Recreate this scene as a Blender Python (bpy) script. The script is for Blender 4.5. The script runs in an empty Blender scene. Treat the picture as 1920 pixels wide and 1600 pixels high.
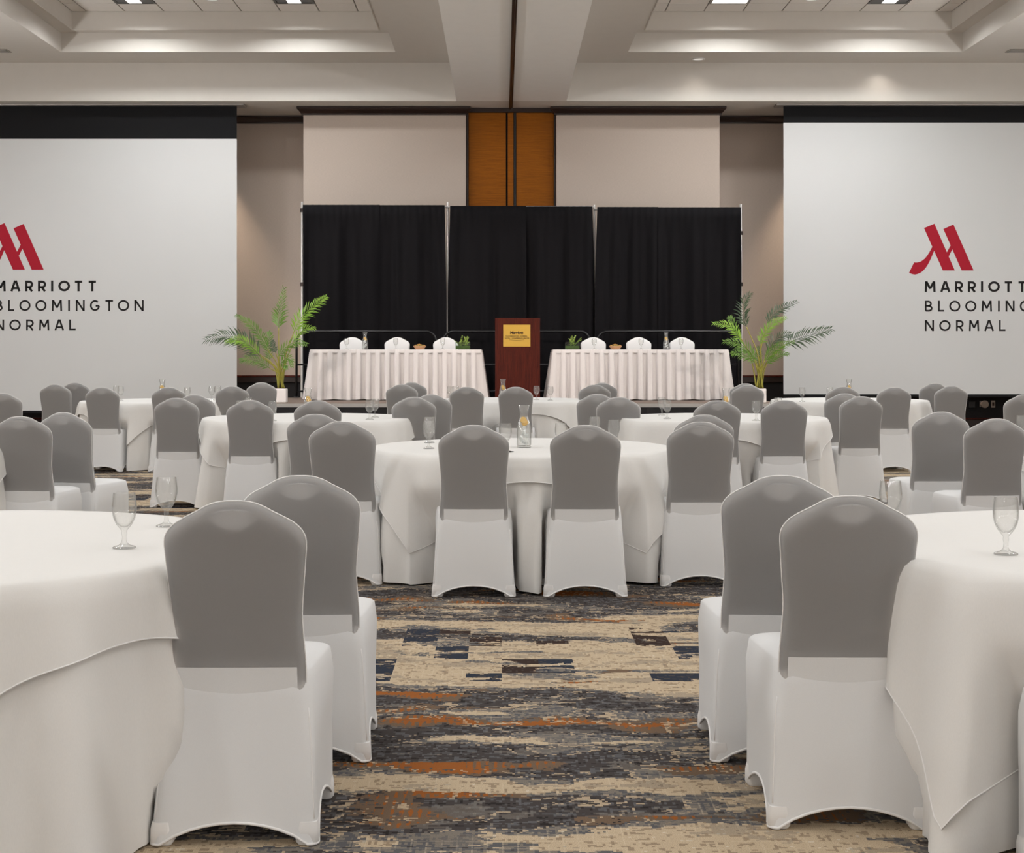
import bpy, bmesh, math, random
from mathutils import Vector, Matrix
random.seed(7)
PI = math.pi
SC = bpy.context.scene
COL = SC.collection

# ------------------------------------------------------------------ camera
F, CX, CY, EYE = 2850.0, 941.0, 657.5, 1.35      # focal length / principal point in pixels of a 1920x1600 frame
cam_d = bpy.data.cameras.new('camera')
cam = bpy.data.objects.new('camera', cam_d); COL.objects.link(cam)
cam.location = (0, 0, EYE); cam.rotation_euler = (PI/2, 0, 0)
cam_d.sensor_fit = 'HORIZONTAL'; cam_d.sensor_width = 36.0
cam_d.lens = F/1920*36.0
cam_d.shift_x = (960-CX)/1920; cam_d.shift_y = -(800-CY)/1920
cam_d.clip_end = 200
SC.camera = cam

# ------------------------------------------------------------------ world, exposure
w = bpy.data.worlds.new('world'); SC.world = w; w.use_nodes = True
w.node_tree.nodes['Background'].inputs[0].default_value = (0.9, 0.92, 1, 1)
w.node_tree.nodes['Background'].inputs[1].default_value = 0.0
vs = SC.view_settings
vs.view_transform = 'Standard'; vs.look = 'None'; vs.exposure = -0.9; vs.gamma = 1.0; vs.use_curve_mapping = False
SC.cycles.use_denoising = True
SC.cycles.use_adaptive_sampling = True; SC.cycles.adaptive_threshold = 0.035
SC.cycles.max_bounces = 6; SC.cycles.diffuse_bounces = 4; SC.cycles.glossy_bounces = 3
SC.cycles.transmission_bounces = 6; SC.cycles.transparent_max_bounces = 16
SC.cycles.caustics_refractive = False; SC.cycles.caustics_reflective = False
SC.cycles.sample_clamp_indirect = 4.0
SC.cycles.use_light_tree = False

# ------------------------------------------------------------------ room dimensions
RX0, RX1, RY0, RY1 = -10.0, 10.3, -7.5, 26.2
MIDX = 0.155
Z_SOF, Z_RING, Z_LEDGE, Z_TILE = 5.39, 6.01, 6.31, 6.594
Y_SOF, Y_COL = 24.6, 25.2
COFFERS_Y = [(15.4, 23.72), (6.2, 14.4), (-3.0, 5.2)]
COFFERS_X = [(-6.88, -1.66), (1.97, 7.19)]
LEDGE = 0.24
TROFFER_X = [-5.52, -3.12, 3.42, 5.82]
TROFFER_Y = [[22.64, 19.64, 16.64], [13.2, 10.3, 7.4], [4.0, 1.1, -1.8]]

def area(name, loc, size, power, color, spread=152, rot=(0, 0, 0)):
    l = bpy.data.lights.new(name, 'AREA'); l.shape = 'SQUARE'; l.size = size
    l.energy = power; l.color = color; l.spread = math.radians(spread)
    o = bpy.data.objects.new(name, l); COL.objects.link(o); o.location = loc; o.rotation_euler = rot
    return o
def spot(name, loc, target, power, color, size, blend=0.6, radius=0.06):
    l = bpy.data.lights.new(name, 'SPOT'); l.energy = power; l.color = color
    l.spot_size = math.radians(size); l.spot_blend = blend; l.shadow_soft_size = radius
    o = bpy.data.objects.new(name, l); COL.objects.link(o); o.location = loc
    o.rotation_euler = (Vector(target)-Vector(loc)).to_track_quat('-Z', 'Y').to_euler()
    return o
WARM, NEUT = (1.0, 0.93, 0.86), (0.945, 0.97, 0.985)
P_FILL, P_FILL_UP = 265, 430
P_TROFFER = [70, 68, 66]
for k, ys in enumerate(TROFFER_Y):
    for y in ys:
        for x in TROFFER_X:
            area('troffer_light', (x, y, Z_TILE-0.035), 0.42, P_TROFFER[k] if y < 22 else 115, NEUT, 150 if y > 22 else 175)
# added fill lamps, unseen, along the side walls and behind the camera
def fill_lamp(x, y, power):
    l = bpy.data.lights.new('wall_fill', 'POINT'); l.energy = power; l.color = (0.955, 0.97, 0.98); l.shadow_soft_size = 0.25
    o = bpy.data.objects.new('wall_fill', l); COL.objects.link(o); o.location = (x, y, 2.9)
for y in (-3.5, 2.5, 8.5, 14.5, 20.0):
    for x in (RX0+0.35, RX1-0.35):
        fill_lamp(x, y, P_FILL)
        spot('fill_uplight', (x, y, 2.9), (MIDX, y+0.5, 6.4), P_FILL_UP, (0.95, 0.97, 1.0), 110, 0.9, 0.15)  # added unseen uplight that lifts the beam and ceiling
for x in (-6.5, -2.2, 2.5, 6.8): fill_lamp(x, RY0+0.35, P_FILL*1.3)
# downlights in the beam and the side ceiling, and spotlights trained on the stage
spot('stage_spotlight', (5.6, 14.6, 5.9), (1.9, 22.8, 1.3), 2300, (1.0, 0.87, 0.79), 36, 0.5)
spot('stage_spotlight', (-5.3, 14.6, 5.9), (-1.6, 22.8, 1.3), 2300, (1.0, 0.87, 0.79), 36, 0.5)
spot('wall_downlight', (-5.35, 25.75, 5.3), (-5.35, 25.95, 0), 900, (1.0, 0.82, 0.64), 75, 0.7)
spot('wall_downlight', (5.65, 25.75, 5.3), (5.65, 25.95, 0), 900, (1.0, 0.82, 0.64), 75, 0.7)
spot('ring_downlight', (3.14, 24.28, 5.95), (3.14, 24.28, 0), 12, WARM, 130, 0.9)
spot('ring_downlight', (6.1, 24.35, 5.95), (6.1, 24.35, 0), 14, WARM, 130, 0.9)

# ------------------------------------------------------------------ node helpers
def new_mat(name):
    m = bpy.data.materials.new(name); m.use_nodes = True
    nt = m.node_tree; b = nt.nodes['Principled BSDF']
    return m, nt, b
class N:
    """small node-graph writer"""
    def __init__(s, nt): s.nt = nt; s.l = nt.links
    def node(s, t, **kw):
        n = s.nt.nodes.new(t)
        for k, v in kw.items(): setattr(n, k, v)
        return n
    def put(s, sock, v):
        if hasattr(v, 'is_linked') or isinstance(v, bpy.types.NodeSocket): s.l.new(v, sock)
        elif v is not None:
            if isinstance(v, tuple) and len(v) == 3 and sock.type == 'RGBA': v = (*v, 1)
            sock.default_value = v
    def math(s, op, a, b=None, c=None, clamp=False):
        n = s.node('ShaderNodeMath', operation=op); n.use_clamp = clamp
        s.put(n.inputs[0], a)
        if b is not None: s.put(n.inputs[1], b)
        if c is not None: s.put(n.inputs[2], c)
        return n.outputs[0]
    def mix(s, f, a, b, blend='MIX'):
        n = s.node('ShaderNodeMix', data_type='RGBA', blend_type=blend)
        s.put(n.inputs[0], f); s.put(n.inputs[6], a); s.put(n.inputs[7], b)
        return n.outputs[2]
    def noise(s, vec, scale, detail=2, rough=0.5, out=0, dist=0.0):
        n = s.node('ShaderNodeTexNoise'); s.put(n.inputs['Vector'], vec)
        n.inputs['Scale'].default_value = scale; n.inputs['Detail'].default_value = detail
        n.inputs['Roughness'].default_value = rough; n.inputs['Distortion'].default_value = dist
        return n.outputs[out]
    def mapping(s, vec, scale=(1, 1, 1), loc=(0, 0, 0), rot=(0, 0, 0)):
        n = s.node('ShaderNodeMapping'); s.put(n.inputs[0], vec)
        n.inputs[1].default_value = loc; n.inputs[2].default_value = rot; n.inputs[3].default_value = scale
        return n.outputs[0]
    def obj(s): return s.node('ShaderNodeTexCoord').outputs['Object']
    def pos(s): return s.node('ShaderNodeNewGeometry').outputs['Position']
    def sep(s, v):
        n = s.node('ShaderNodeSeparateXYZ'); s.put(n.inputs[0], v); return n.outputs
    def comb(s, x, y, z=0.0):
        n = s.node('ShaderNodeCombineXYZ'); s.put(n.inputs[0], x); s.put(n.inputs[1], y); s.put(n.inputs[2], z); return n.outputs[0]
    def ramp(s, f, stops, const=False):
        n = s.node('ShaderNodeValToRGB'); s.put(n.inputs[0], f); e = n.color_ramp.elements
        n.color_ramp.interpolation = 'CONSTANT' if const else 'LINEAR'
        while len(e) < len(stops): e.new(0.5)
        for i, (p, c) in enumerate(stops): e[i].position = p; e[i].color = (*c, 1)
        return n.outputs[0]
    def step(s, v, lo, hi):
        n = s.node('ShaderNodeMapRange', interpolation_type='SMOOTHSTEP'); s.put(n.inputs[0], v)
        n.inputs[1].default_value = lo; n.inputs[2].default_value = hi
        return n.outputs[0]
    def bump(s, h, strength, dist=0.01):
        n = s.node('ShaderNodeBump'); n.inputs['Strength'].default_value = strength
        n.inputs['Distance'].default_value = dist; s.put(n.inputs['Height'], h); return n.outputs[0]
def srgb(r, g, b):
    f = lambda c: (c/255/12.92) if c/255 <= 0.04045 else ((c/255+0.055)/1.055)**2.4
    return (f(r), f(g), f(b))
M = {}
def simple(key, col, rough=0.6, metal=0.0, vary=0.06, scale=6.0, bump=0.0, bscale=200.0, spec=0.3, sheen=0.0, stretch=(1, 1, 1)):
    m, nt, b = new_mat(key); g = N(nt)
    o = g.mapping(g.obj(), stretch)
    n = g.noise(o, scale, 1)
    c = g.mix(n, tuple(max(0, x*(1-vary)) for x in col), tuple(min(1, x*(1+vary)) for x in col))
    g.put(b.inputs['Base Color'], c)
    b.inputs['Roughness'].default_value = rough; b.inputs['Metallic'].default_value = metal
    b.inputs['Specular IOR Level'].default_value = spec
    if bump: g.put(b.inputs['Normal'], g.bump(g.noise(o, bscale, 2), bump, 0.002))
    M[key] = m; return m

simple('ceiling_paint_lit', (0.94, 0.91, 0.87), 0.85, vary=0.02)  # ceiling paint lightened on the beam, paints in light from below
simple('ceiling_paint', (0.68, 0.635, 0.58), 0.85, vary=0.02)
simple('tile_white', (0.88, 0.83, 0.77), 0.9, vary=0.03, scale=40, bump=0.15, bscale=300)
simple('grid_metal', (0.30, 0.28, 0.25), 0.6)
simple('side_wall', (0.66, 0.60, 0.54), 0.85)
simple('dark_wood', srgb(38, 22, 17), 0.38, vary=0.25, scale=4, stretch=(1, 1, 8), spec=0.4)
simple('wainscot', srgb(28, 26, 27), 0.7, vary=0.1)
simple('black_metal', (0.012, 0.012, 0.013), 0.35, 0.3, spec=0.5)
simple('silver_metal', (0.72, 0.70, 0.68), 0.35, 0.55, spec=0.5)
simple('aluminium', (0.45, 0.43, 0.41), 0.4, 0.8)
simple('screen_white', (0.74, 0.735, 0.725), 0.75, vary=0.015, scale=1.5)
simple('screen_black', (0.006, 0.006, 0.007), 0.9)
simple('logo_red', srgb(168, 18, 42), 0.7, vary=0.02)
simple('ink_black', (0.012, 0.010, 0.010), 0.75)
simple('pot_white', (0.85, 0.80, 0.77), 0.5, vary=0.03)
simple('soil', (0.035, 0.018, 0.010), 0.95, vary=0.4, scale=60)
simple('stage_top', srgb(120, 104, 94), 0.85, vary=0.15, scale=20)
simple('stage_skirt', (0.010, 0.009, 0.010), 0.85)
simple('gold_plate', srgb(206, 165, 72), 0.45, 0.25, vary=0.05, stretch=(1, 1, 30))
simple('plaque_ink', srgb(58, 36, 14), 0.6)
simple('terracotta', srgb(206, 160, 122), 0.55, vary=0.1)
simple('food_green', srgb(96, 104, 46), 0.8, vary=0.4, scale=60)
simple('food_orange', srgb(196, 142, 72), 0.7, vary=0.3, scale=50)
simple('moss', srgb(70, 92, 38), 0.9, vary=0.5, scale=50)
simple('fern', srgb(176, 200, 104), 0.5, vary=0.25, scale=30)
simple('lemon', srgb(240, 186, 12), 0.5, vary=0.15, scale=60)
simple('upholstery', (0.09, 0.078, 0.070), 0.9, vary=0.1)
simple('frame_dark', (0.05, 0.045, 0.04), 0.5, 0.4)
simple('trim_white', (0.86, 0.84, 0.82), 0.8, vary=0.02)
simple('outlet_plate', srgb(176, 164, 152), 0.5)
simple('outlet_dark', srgb(52, 30, 24), 0.5)
simple('louver_dark', (0.03, 0.035, 0.045), 0.3, 0.6)

def emit(key, col, strength):
    m, nt, b = new_mat(key)
    b.inputs['Base Color'].default_value = (*col, 1)
    b.inputs['Emission Color'].default_value = (*col, 1); b.inputs['Emission Strength'].default_value = strength
    M[key] = m
emit('lamp_glow', (1.0, 0.97, 0.93), 3.0)
emit('lamp_soft', (1.0, 0.95, 0.88), 0.9)

def wallpaper(key, col):
    m, nt, b = new_mat(key); g = N(nt); o = g.obj()
    a = g.noise(g.mapping(o, (30, 30, 400)), 1.0, 0); c = g.noise(g.mapping(o, (400, 400, 20)), 1.0, 0)
    t = g.math('ADD', g.math('MULTIPLY', a, 0.6), g.math('MULTIPLY', c, 0.4))
    g.put(b.inputs['Base Color'], g.mix(t, tuple(x*0.86 for x in col), tuple(x*1.12 for x in col)))
    b.inputs['Roughness'].default_value = 0.8; b.inputs['Specular IOR Level'].default_value = 0.2
    M[key] = m
wallpaper('wallpaper', (0.58, 0.485, 0.415))

def wood(key, dark, light, grain=(3, 3, 60), rough=0.35):
    m, nt, b = new_mat(key); g = N(nt); o = g.obj()
    n = g.noise(g.mapping(o, grain), 1.0, 5, 0.6, dist=0.6); f = g.noise(g.mapping(o, tuple(v*7 for v in grain)), 1.0, 2)
    t = g.math('ADD', g.math('MULTIPLY', n, 0.7), g.math('MULTIPLY', f, 0.3))
    g.put(b.inputs['Base Color'], g.ramp(t, [(0.3, dark), (0.7, light)]))
    b.inputs['Roughness'].default_value = rough; b.inputs['Specular IOR Level'].default_value = 0.15
    M[key] = m
wood('mahogany', srgb(44, 11, 5), srgb(88, 29, 15), (45, 45, 3))
wood('amber_wood', srgb(122, 66, 6), srgb(162, 94, 14), (3, 3, 55), 0.45)

def cloth(key, col, rough=0.85, transl=0.0, weave=900.0, wrinkle=0.0, sheen=0.0):
    m, nt, b = new_mat(key); g = N(nt); o = g.obj()
    x = g.noise(g.mapping(o, (weave, weave, weave*0.15)), 1.0, 0)
    base = g.mix(x, tuple(c*0.955 for c in col), tuple(min(1, c*1.01) for c in col))
    nrm = None
    if wrinkle: nrm = g.bump(g.noise(g.mapping(o, (9, 9, 5)), 1.0, 2, 0.55, dist=0.8), wrinkle, 0.02)
    g.put(b.inputs['Base Color'], base)
    if nrm is not None: g.put(b.inputs['Normal'], nrm)
    b.inputs['Roughness'].default_value = rough; b.inputs['Specular IOR Level'].default_value = 0.15
    if sheen: b.inputs['Sheen Weight'].default_value = sheen
    if transl:
        tr = g.node('ShaderNodeBsdfTranslucent'); g.put(tr.inputs[0], base)
        mx = g.node('ShaderNodeMixShader'); mx.inputs[0].default_value = transl
        g.put(mx.inputs[1], b.outputs[0]); g.put(mx.inputs[2], tr.outputs[0])
        g.put(nt.nodes['Material Output'].inputs[0], mx.outputs[0])
    M[key] = m
cloth('chair_cover', (0.91, 0.905, 0.90), 0.8, 0.17, 1400)
cloth('chair_cover_shaded', (0.86, 0.845, 0.835), 0.75, 0.72, 1400)  # see-through copy of the cover cloth, stands in for shade on chair backs
cloth('table_linen', (0.82, 0.80, 0.77), 0.85, 0.0, 700, 0.10)
cloth('stage_linen', (0.72, 0.675, 0.655), 0.85, 0.0, 700, 0.35)
cloth('drape_black', (0.0030, 0.0024, 0.0034), 0.8, 0.0, 500, sheen=0.0)

def glass(key, tint=(1, 1, 1), edge=(0.7, 0.7, 0.7), ior=1.45, cloud=0.0):
    """thin clear glass: lets light straight through, mirrors by Fresnel, a little darker where seen edge-on"""
    m = bpy.data.materials.new(key); m.use_nodes = True; nt = m.node_tree; g = N(nt)
    nt.nodes.remove(nt.nodes['Principled BSDF'])
    lw = g.node('ShaderNodeLayerWeight'); lw.inputs[0].default_value = 0.5
    n = g.noise(g.obj(), 40.0, 2)                       # faint unevenness of pressed glass
    e = g.math('POWER', lw.outputs['Facing'], g.math('ADD', 3.0, n))
    tr = g.node('ShaderNodeBsdfTransparent'); g.put(tr.inputs[0], g.mix(e, tint, edge))
    gl = g.node('ShaderNodeBsdfGlossy'); gl.inputs['Roughness'].default_value = 0.02
    f0 = ((ior-1)/(ior+1))**2
    sch = g.math('ADD', f0, g.math('MULTIPLY', g.math('POWER', lw.outputs['Facing'], 3.0), 0.7))
    mx = g.node('ShaderNodeMixShader'); g.put(mx.inputs[0], sch)
    g.put(mx.inputs[1], tr.outputs[0]); g.put(mx.inputs[2], gl.outputs[0]); out = mx.outputs[0]
    if cloud:  # white haze: refracted tablecloth painted into goblets, cloudy ice water in carafes
        df = g.node('ShaderNodeBsdfDiffuse'); df.inputs[0].default_value = (0.9, 0.91, 0.9, 1)
        m2 = g.node('ShaderNodeMixShader'); m2.inputs[0].default_value = cloud
        g.put(m2.inputs[1], out); g.put(m2.inputs[2], df.outputs[0]); out = m2.outputs[0]
    g.put(nt.nodes['Material Output'].inputs[0], out); M[key] = m
glass('goblet_glass', (0.985, 0.985, 0.98), (0.50, 0.50, 0.48), 1.5, 0.05)
glass('water', (0.99, 0.995, 0.99), (0.9, 0.91, 0.9), 1.33, 0.10)
glass('planter_glass', (0.93, 0.96, 0.94), (0.6, 0.7, 0.65))
simple('ice', (0.85, 0.87, 0.86), 0.15, vary=0.05, scale=80)

def leaf(key, a, b_):
    m, nt, b = new_mat(key); g = N(nt); o = g.obj()
    n = g.noise(o, 9.0, 3); c = g.mix(n, a, b_)
    g.put(b.inputs['Base Color'], c); b.inputs['Roughness'].default_value = 0.4
    tr = g.node('ShaderNodeBsdfTranslucent'); g.put(tr.inputs[0], c)
    mx = g.node('ShaderNodeMixShader'); mx.inputs[0].default_value = 0.3
    g.put(mx.inputs[1], b.outputs[0]); g.put(mx.inputs[2], tr.outputs[0])
    g.put(nt.nodes['Material Output'].inputs[0], mx.outputs[0]); M[key] = m
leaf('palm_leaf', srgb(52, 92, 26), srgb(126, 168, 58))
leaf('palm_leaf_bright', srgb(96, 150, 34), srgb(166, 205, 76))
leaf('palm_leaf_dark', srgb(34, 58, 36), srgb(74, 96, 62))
simple('palm_stem', srgb(150, 144, 62), 0.5, vary=0.25, scale=12)

def carpet():
    m, nt, b = new_mat('carpet'); g = N(nt); p = g.pos()
    s = g.sep(p); X, Y = s[0], s[1]
    Q = 120.0                                           # tufts: the design is woven in rows about 12 mm apart
    q = lambda v, k=Q: g.math('DIVIDE', g.math('FLOOR', g.math('MULTIPLY', v, k)), k)
    Xq, Yq = q(X), q(Y, 100.0)
    V = lambda sx, sy, ox=0.0, yy=None: g.comb(g.math('ADD', g.math('MULTIPLY', Xq, sx), ox), g.math('MULTIPLY', Yq if yy is None else yy, sy))
    wob = g.noise(V(2.6, 5.0, 3.0), 1.0, 3, 0.6)
    fine = g.noise(V(16, 26, 9.0), 1.0, 2, 0.7)
    dy = g.math('ADD', g.math('MULTIPLY', g.math('SUBTRACT', wob, 0.5), 0.26), g.math('MULTIPLY', g.math('SUBTRACT', fine, 0.5), 0.07))
    Yw = g.math('ADD', Yq, dy)
    n1 = g.noise(V(0.8, 3.3, 0.0, Yw), 1.0, 3, 0.5)
    n2 = g.noise(V(1.3, 4.4, 31.0, Yw), 1.0, 2, 0.5)
    n3 = g.noise(V(1.9, 8.0, 77.0, Yw), 1.0, 3, 0.55)
    blot = g.noise(V(22, 30, 5.0), 1.0, 2, 0.6)         # woven blotches
    dash = g.noise(V(75, 22, 15.0), 1.0, 1, 0.5)        # short warp dashes
    hair = g.noise(V(14, 80, 25.0), 1.0, 1, 0.5)        # weft lines
    zone = g.math('COSINE', g.math('MULTIPLY', g.math('SUBTRACT', Y, 6.80), 2*PI/3.4))
    lum = g.math('ADD', n1, g.math('MULTIPLY', zone, 0.085))
    lum = g.math('ADD', lum, g.math('MULTIPLY', g.math('SUBTRACT', n3, 0.5), 0.34))
    tex = g.math('ADD', g.math('MULTIPLY', g.math('SUBTRACT', blot, 0.5), 0.9), g.math('MULTIPLY', g.math('SUBTRACT', dash, 0.5), 0.55))
    tex = g.math('ADD', tex, g.math('MULTIPLY', g.math('SUBTRACT', hair, 0.5), 0.5))
    t01 = g.math('ADD', 0.5, tex)
    black, char, slate, grey = srgb(36, 32, 32), srgb(66, 61, 60), srgb(92, 92, 94), srgb(128, 120, 111)
    tan, cream, pale = srgb(158, 139, 116), srgb(198, 178, 150), srgb(214, 201, 180)
    dark = g.ramp(t01, [(0.0, black), (0.36, char), (0.56, slate), (0.72, grey)], True)
    mid = g.ramp(t01, [(0.0, char), (0.30, slate), (0.50, grey), (0.74, tan)], True)
    light = g.ramp(t01, [(0.0, grey), (0.22, tan), (0.40, cream), (0.72, pale)], True)
    c = g.mix(g.math('GREATER_THAN', lum, 0.475), dark, mid)
    c = g.mix(g.math('GREATER_THAN', lum, 0.535), c, light)
    hx = g.math('LESS_THAN', g.math('FRACT', g.math('MULTIPLY', X, 24.0)), 0.12); hy = g.math('LESS_THAN', g.math('FRACT', g.math('MULTIPLY', Y, 17.0)), 0.10)
    hatch = g.math('MULTIPLY', g.math('MAXIMUM', hx, hy), g.math('MULTIPLY', g.math('GREATER_THAN', wob, 0.47), g.math('GREATER_THAN', lum, 0.50)))
    c = g.mix(g.math('MULTIPLY', hatch, g.math('MULTIPLY', g.math('SUBTRACT', t01, 0.25, clamp=True), 0.8)), c, srgb(222, 206, 180))
    wash = g.noise(V(3.0, 6.0, 51.0), 1.0, 3, 0.6)
    c = g.mix(g.math('MULTIPLY', g.math('GREATER_THAN', g.math('ADD', wash, g.math('MULTIPLY', tex, 0.25)), 0.58), 0.45), c, grey)
    # rust islands with a ribbed weave in the dark stretches
    rl = g.math('SUBTRACT', g.math('ADD', n2, g.math('MULTIPLY', tex, 0.06)), g.math('MULTIPLY', zone, 0.035))
    rust_m = g.math('MULTIPLY', g.math('GREATER_THAN', rl, 0.588), g.math('LESS_THAN', lum, 0.535))
    rib = g.math('GREATER_THAN', g.math('SINE', g.math('MULTIPLY', X, 230.0)), g.math('SUBTRACT', 2.6, g.math('MULTIPLY', g.math('SUBTRACT', rl, 0.575), 42.0)))
    rust = g.mix(rib, srgb(112, 92, 74), srgb(150, 88, 36))
    rust = g.mix(g.math('GREATER_THAN', t01, 0.66), rust, srgb(84, 80, 78))
    c = g.mix(rust_m, c, rust)
    # navy and brown blocks set into the cream
    bx = g.math('FLOOR', g.math('MULTIPLY', Xq, 6.5)); by = g.math('FLOOR', g.math('MULTIPLY', g.math('ADD', Yq, 0.12), 3.4))
    wn = g.node('ShaderNodeTexWhiteNoise', noise_dimensions='2D'); g.put(wn.inputs['Vector'], g.comb(bx, by))
    blk = g.math('MULTIPLY', g.math('GREATER_THAN', wn.outputs[0], 0.66), g.math('GREATER_THAN', n3, 0.47))
    blk = g.math('MULTIPLY', blk, g.math('GREATER_THAN', zone, 0.45))
    bc = g.mix(g.math('GREATER_THAN', wn.outputs[0], 0.84), srgb(50, 35, 30), srgb(38, 46, 60))
    c = g.mix(blk, c, g.mix(g.math('GREATER_THAN', t01, 0.62), bc, srgb(78, 70, 64)))
    # thin pale contour lines round the islands
    for lev, thr in ((0.475, 0.0045), (0.40, 0.003)):
        line = g.math('LESS_THAN', g.math('ABSOLUTE', g.math('SUBTRACT', lum, lev)), thr)
        c = g.mix(g.math('MULTIPLY', line, 0.75), c, srgb(204, 182, 152))
    # pile
    sp = g.noise(g.mapping(p, (420, 420, 1)), 1.0, 0)
    c = g.mix(g.math('MULTIPLY', g.math('SUBTRACT', 0.62, sp, clamp=True), 1.2, clamp=True), c, srgb(58, 52, 48))
    g.put(b.inputs['Base Color'], c)
    b.inputs['Roughness'].default_value = 0.95; b.inputs['Specular IOR Level'].default_value = 0.08
    M['carpet'] = m
carpet()

# ------------------------------------------------------------------ mesh helpers
class MB:
    def __init__(s): s.v = []; s.f = []
    def quad_grid(s, rows, close=False):
        base = len(s.v); n = len(rows[0])
        for r in rows: s.v.extend([tuple(p) for p in r])
        for j in range(len(rows)-1):
            for i in range(n if close else n-1):
                a = base+j*n+i; b = base+j*n+(i+1) % n
                s.f.append((a, b, b+n, a+n))
        return base
    def box(s, lo, hi, bev=0.0):
        x0, y0, z0 = lo; x1, y1, z1 = hi; b = len(s.v)
        if not bev:
            s.v += [(x0,y0,z0),(x1,y0,z0),(x1,y1,z0),(x0,y1,z0),(x0,y0,z1),(x1,y0,z1),(x1,y1,z1),(x0,y1,z1)]
            s.f += [tuple(b+i for i in q) for q in ((0,3,2,1),(4,5,6,7),(0,1,5,4),(1,2,6,5),(2,3,7,6),(3,0,4,7))]
            return s
        bm = bmesh.new(); bmesh.ops.create_cube(bm, size=1)
        for v in bm.verts: v.co = Vector(((x0+x1)/2+v.co.x*(x1-x0), (y0+y1)/2+v.co.y*(y1-y0), (z0+z1)/2+v.co.z*(z1-z0)))
        bmesh.ops.bevel(bm, geom=list(bm.edges), offset=bev, segments=2, affect='EDGES', profile=0.5)
        bm.verts.index_update()
        s.v += [tuple(v.co) for v in bm.verts]; s.f += [tuple(b+v.index for v in f.verts) for f in bm.faces]; bm.free()
        return s
    def tube(s, pts, r, n=8, caps=True, close=False):
        pts = [Vector(p) for p in pts]; rows = []; m = len(pts)
        rr = r if isinstance(r, (list, tuple)) else [r]*m
        prev = None
        for i, p in enumerate(pts):
            if close: t = (pts[(i+1) % m]-pts[i-1])
            else: t = (pts[min(i+1, m-1)]-pts[max(i-1, 0)])
            t.normalize()
            if prev is None:
                a = Vector((0, 0, 1)) if abs(t.z) < 0.9 else Vector((1, 0, 0))
                u = t.cross(a).normalized()
            else:
                u = (prev-t*prev.dot(t))
                u = u.normalized() if u.length > 1e-6 else t.orthogonal().normalized()
            prev = u; w_ = t.cross(u)
            rows.append([p+(u*math.cos(2*PI*k/n)+w_*math.sin(2*PI*k/n))*rr[i] for k in range(n)])
        if close: rows.append(rows[0])
        b = s.quad_grid(rows, True)
        if caps and not close:
            s.f.append(tuple(b+k for k in range(n))[::-1]); e = b+(len(rows)-1)*n
            s.f.append(tuple(e+k for k in range(n)))
        return s
    def lathe(s, prof, n=24, c=(0, 0, 0), closed=False):
        rows = [[(c[0]+r*math.cos(2*PI*k/n), c[1]+r*math.sin(2*PI*k/n), c[2]+z) for k in range(n)] for r, z in prof]
        b = s.quad_grid(rows, True)
        if not closed:
            if prof[0][0] > 1e-5: s.f.append(tuple(b+k for k in range(n))[::-1])
            e = b+(len(rows)-1)*n
            if prof[-1][0] > 1e-5: s.f.append(tuple(e+k for k in range(n)))
        return s
    def prism(s, poly, d0, d1, axis='y'):
        """poly of 2-D points extruded between d0 and d1 along the axis"""
        b = len(s.v); n = len(poly)
        for d in (d0, d1):
            for (u, v) in poly:
                s.v.append({'y': (u, d, v), 'x': (d, u, v), 'z': (u, v, d)}[axis])
        s.f.append(tuple(range(b, b+n))); s.f.append(tuple(range(b+2*n-1, b+n-1, -1)))
        for i in range(n):
            j = (i+1) % n; s.f.append((b+i, b+n+i, b+n+j, b+j))
        return s
    def mesh(s, name, smooth=False, weld=False, auto=None):
        me = bpy.data.meshes.new(name); me.from_pydata(s.v, [], s.f); me.validate(); 
        bm = bmesh.new(); bm.from_mesh(me)
        if weld: bmesh.ops.remove_doubles(bm, verts=list(bm.verts), dist=1e-5)
        bmesh.ops.recalc_face_normals(bm, faces=list(bm.faces))
        if auto is not None:
            for e in bm.edges:
                if len(e.link_faces) == 2 and e.calc_face_angle(0) > math.radians(auto): e.smooth = False
        for f in bm.faces: f.smooth = smooth
        bm.to_mesh(me); bm.free(); me.update()
        return me
    def build(s, name, mat, parent=None, smooth=False, weld=False, auto=None):
        return link(name, s.mesh(name, smooth, weld, auto), mat, parent)
def link(name, me, mat, parent=None):
    if mat is not None and not me.materials: me.materials.append(M[mat] if isinstance(mat, str) else mat)
    o = bpy.data.objects.new(name, me); COL.objects.link(o)
    if parent is not None: o.parent = parent
    return o
def thing(name, label, cat, loc=(0, 0, 0), rz=0.0, group=None):
    o = bpy.data.objects.new(name, None); COL.objects.link(o); o.empty_display_size = 0.1
    o.location = loc; o.rotation_euler = (0, 0, rz); return tag(o, label, cat, group)
def tag(o, label, cat, group=None):
    o['label'] = label; o['category'] = cat
    if group: o['group'] = group
    return o
def struct(o): o['kind'] = 'structure'; return o
def copy_tree(o, parent=None):
    c = o.copy(); COL.objects.link(c); c.parent = parent
    for ch in list(o.children): copy_tree(ch, c)
    return c
def at(u, v, Y): return Vector(((u-CX)/F*Y, Y, EYE-(v-CY)/F*Y))
def smoothstep(a, b, x):
    t = min(1, max(0, (x-a)/(b-a))); return t*t*(3-2*t)
def lerp(a, b, t): return a+(b-a)*t
def interp(tab, x):
    if x <= tab[0][0]: return tab[0][1]
    for (a, p), (b, q) in zip(tab, tab[1:]):
        if x <= b: return p+(q-p)*(x-a)/(b-a)
    return tab[-1][1]
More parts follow.
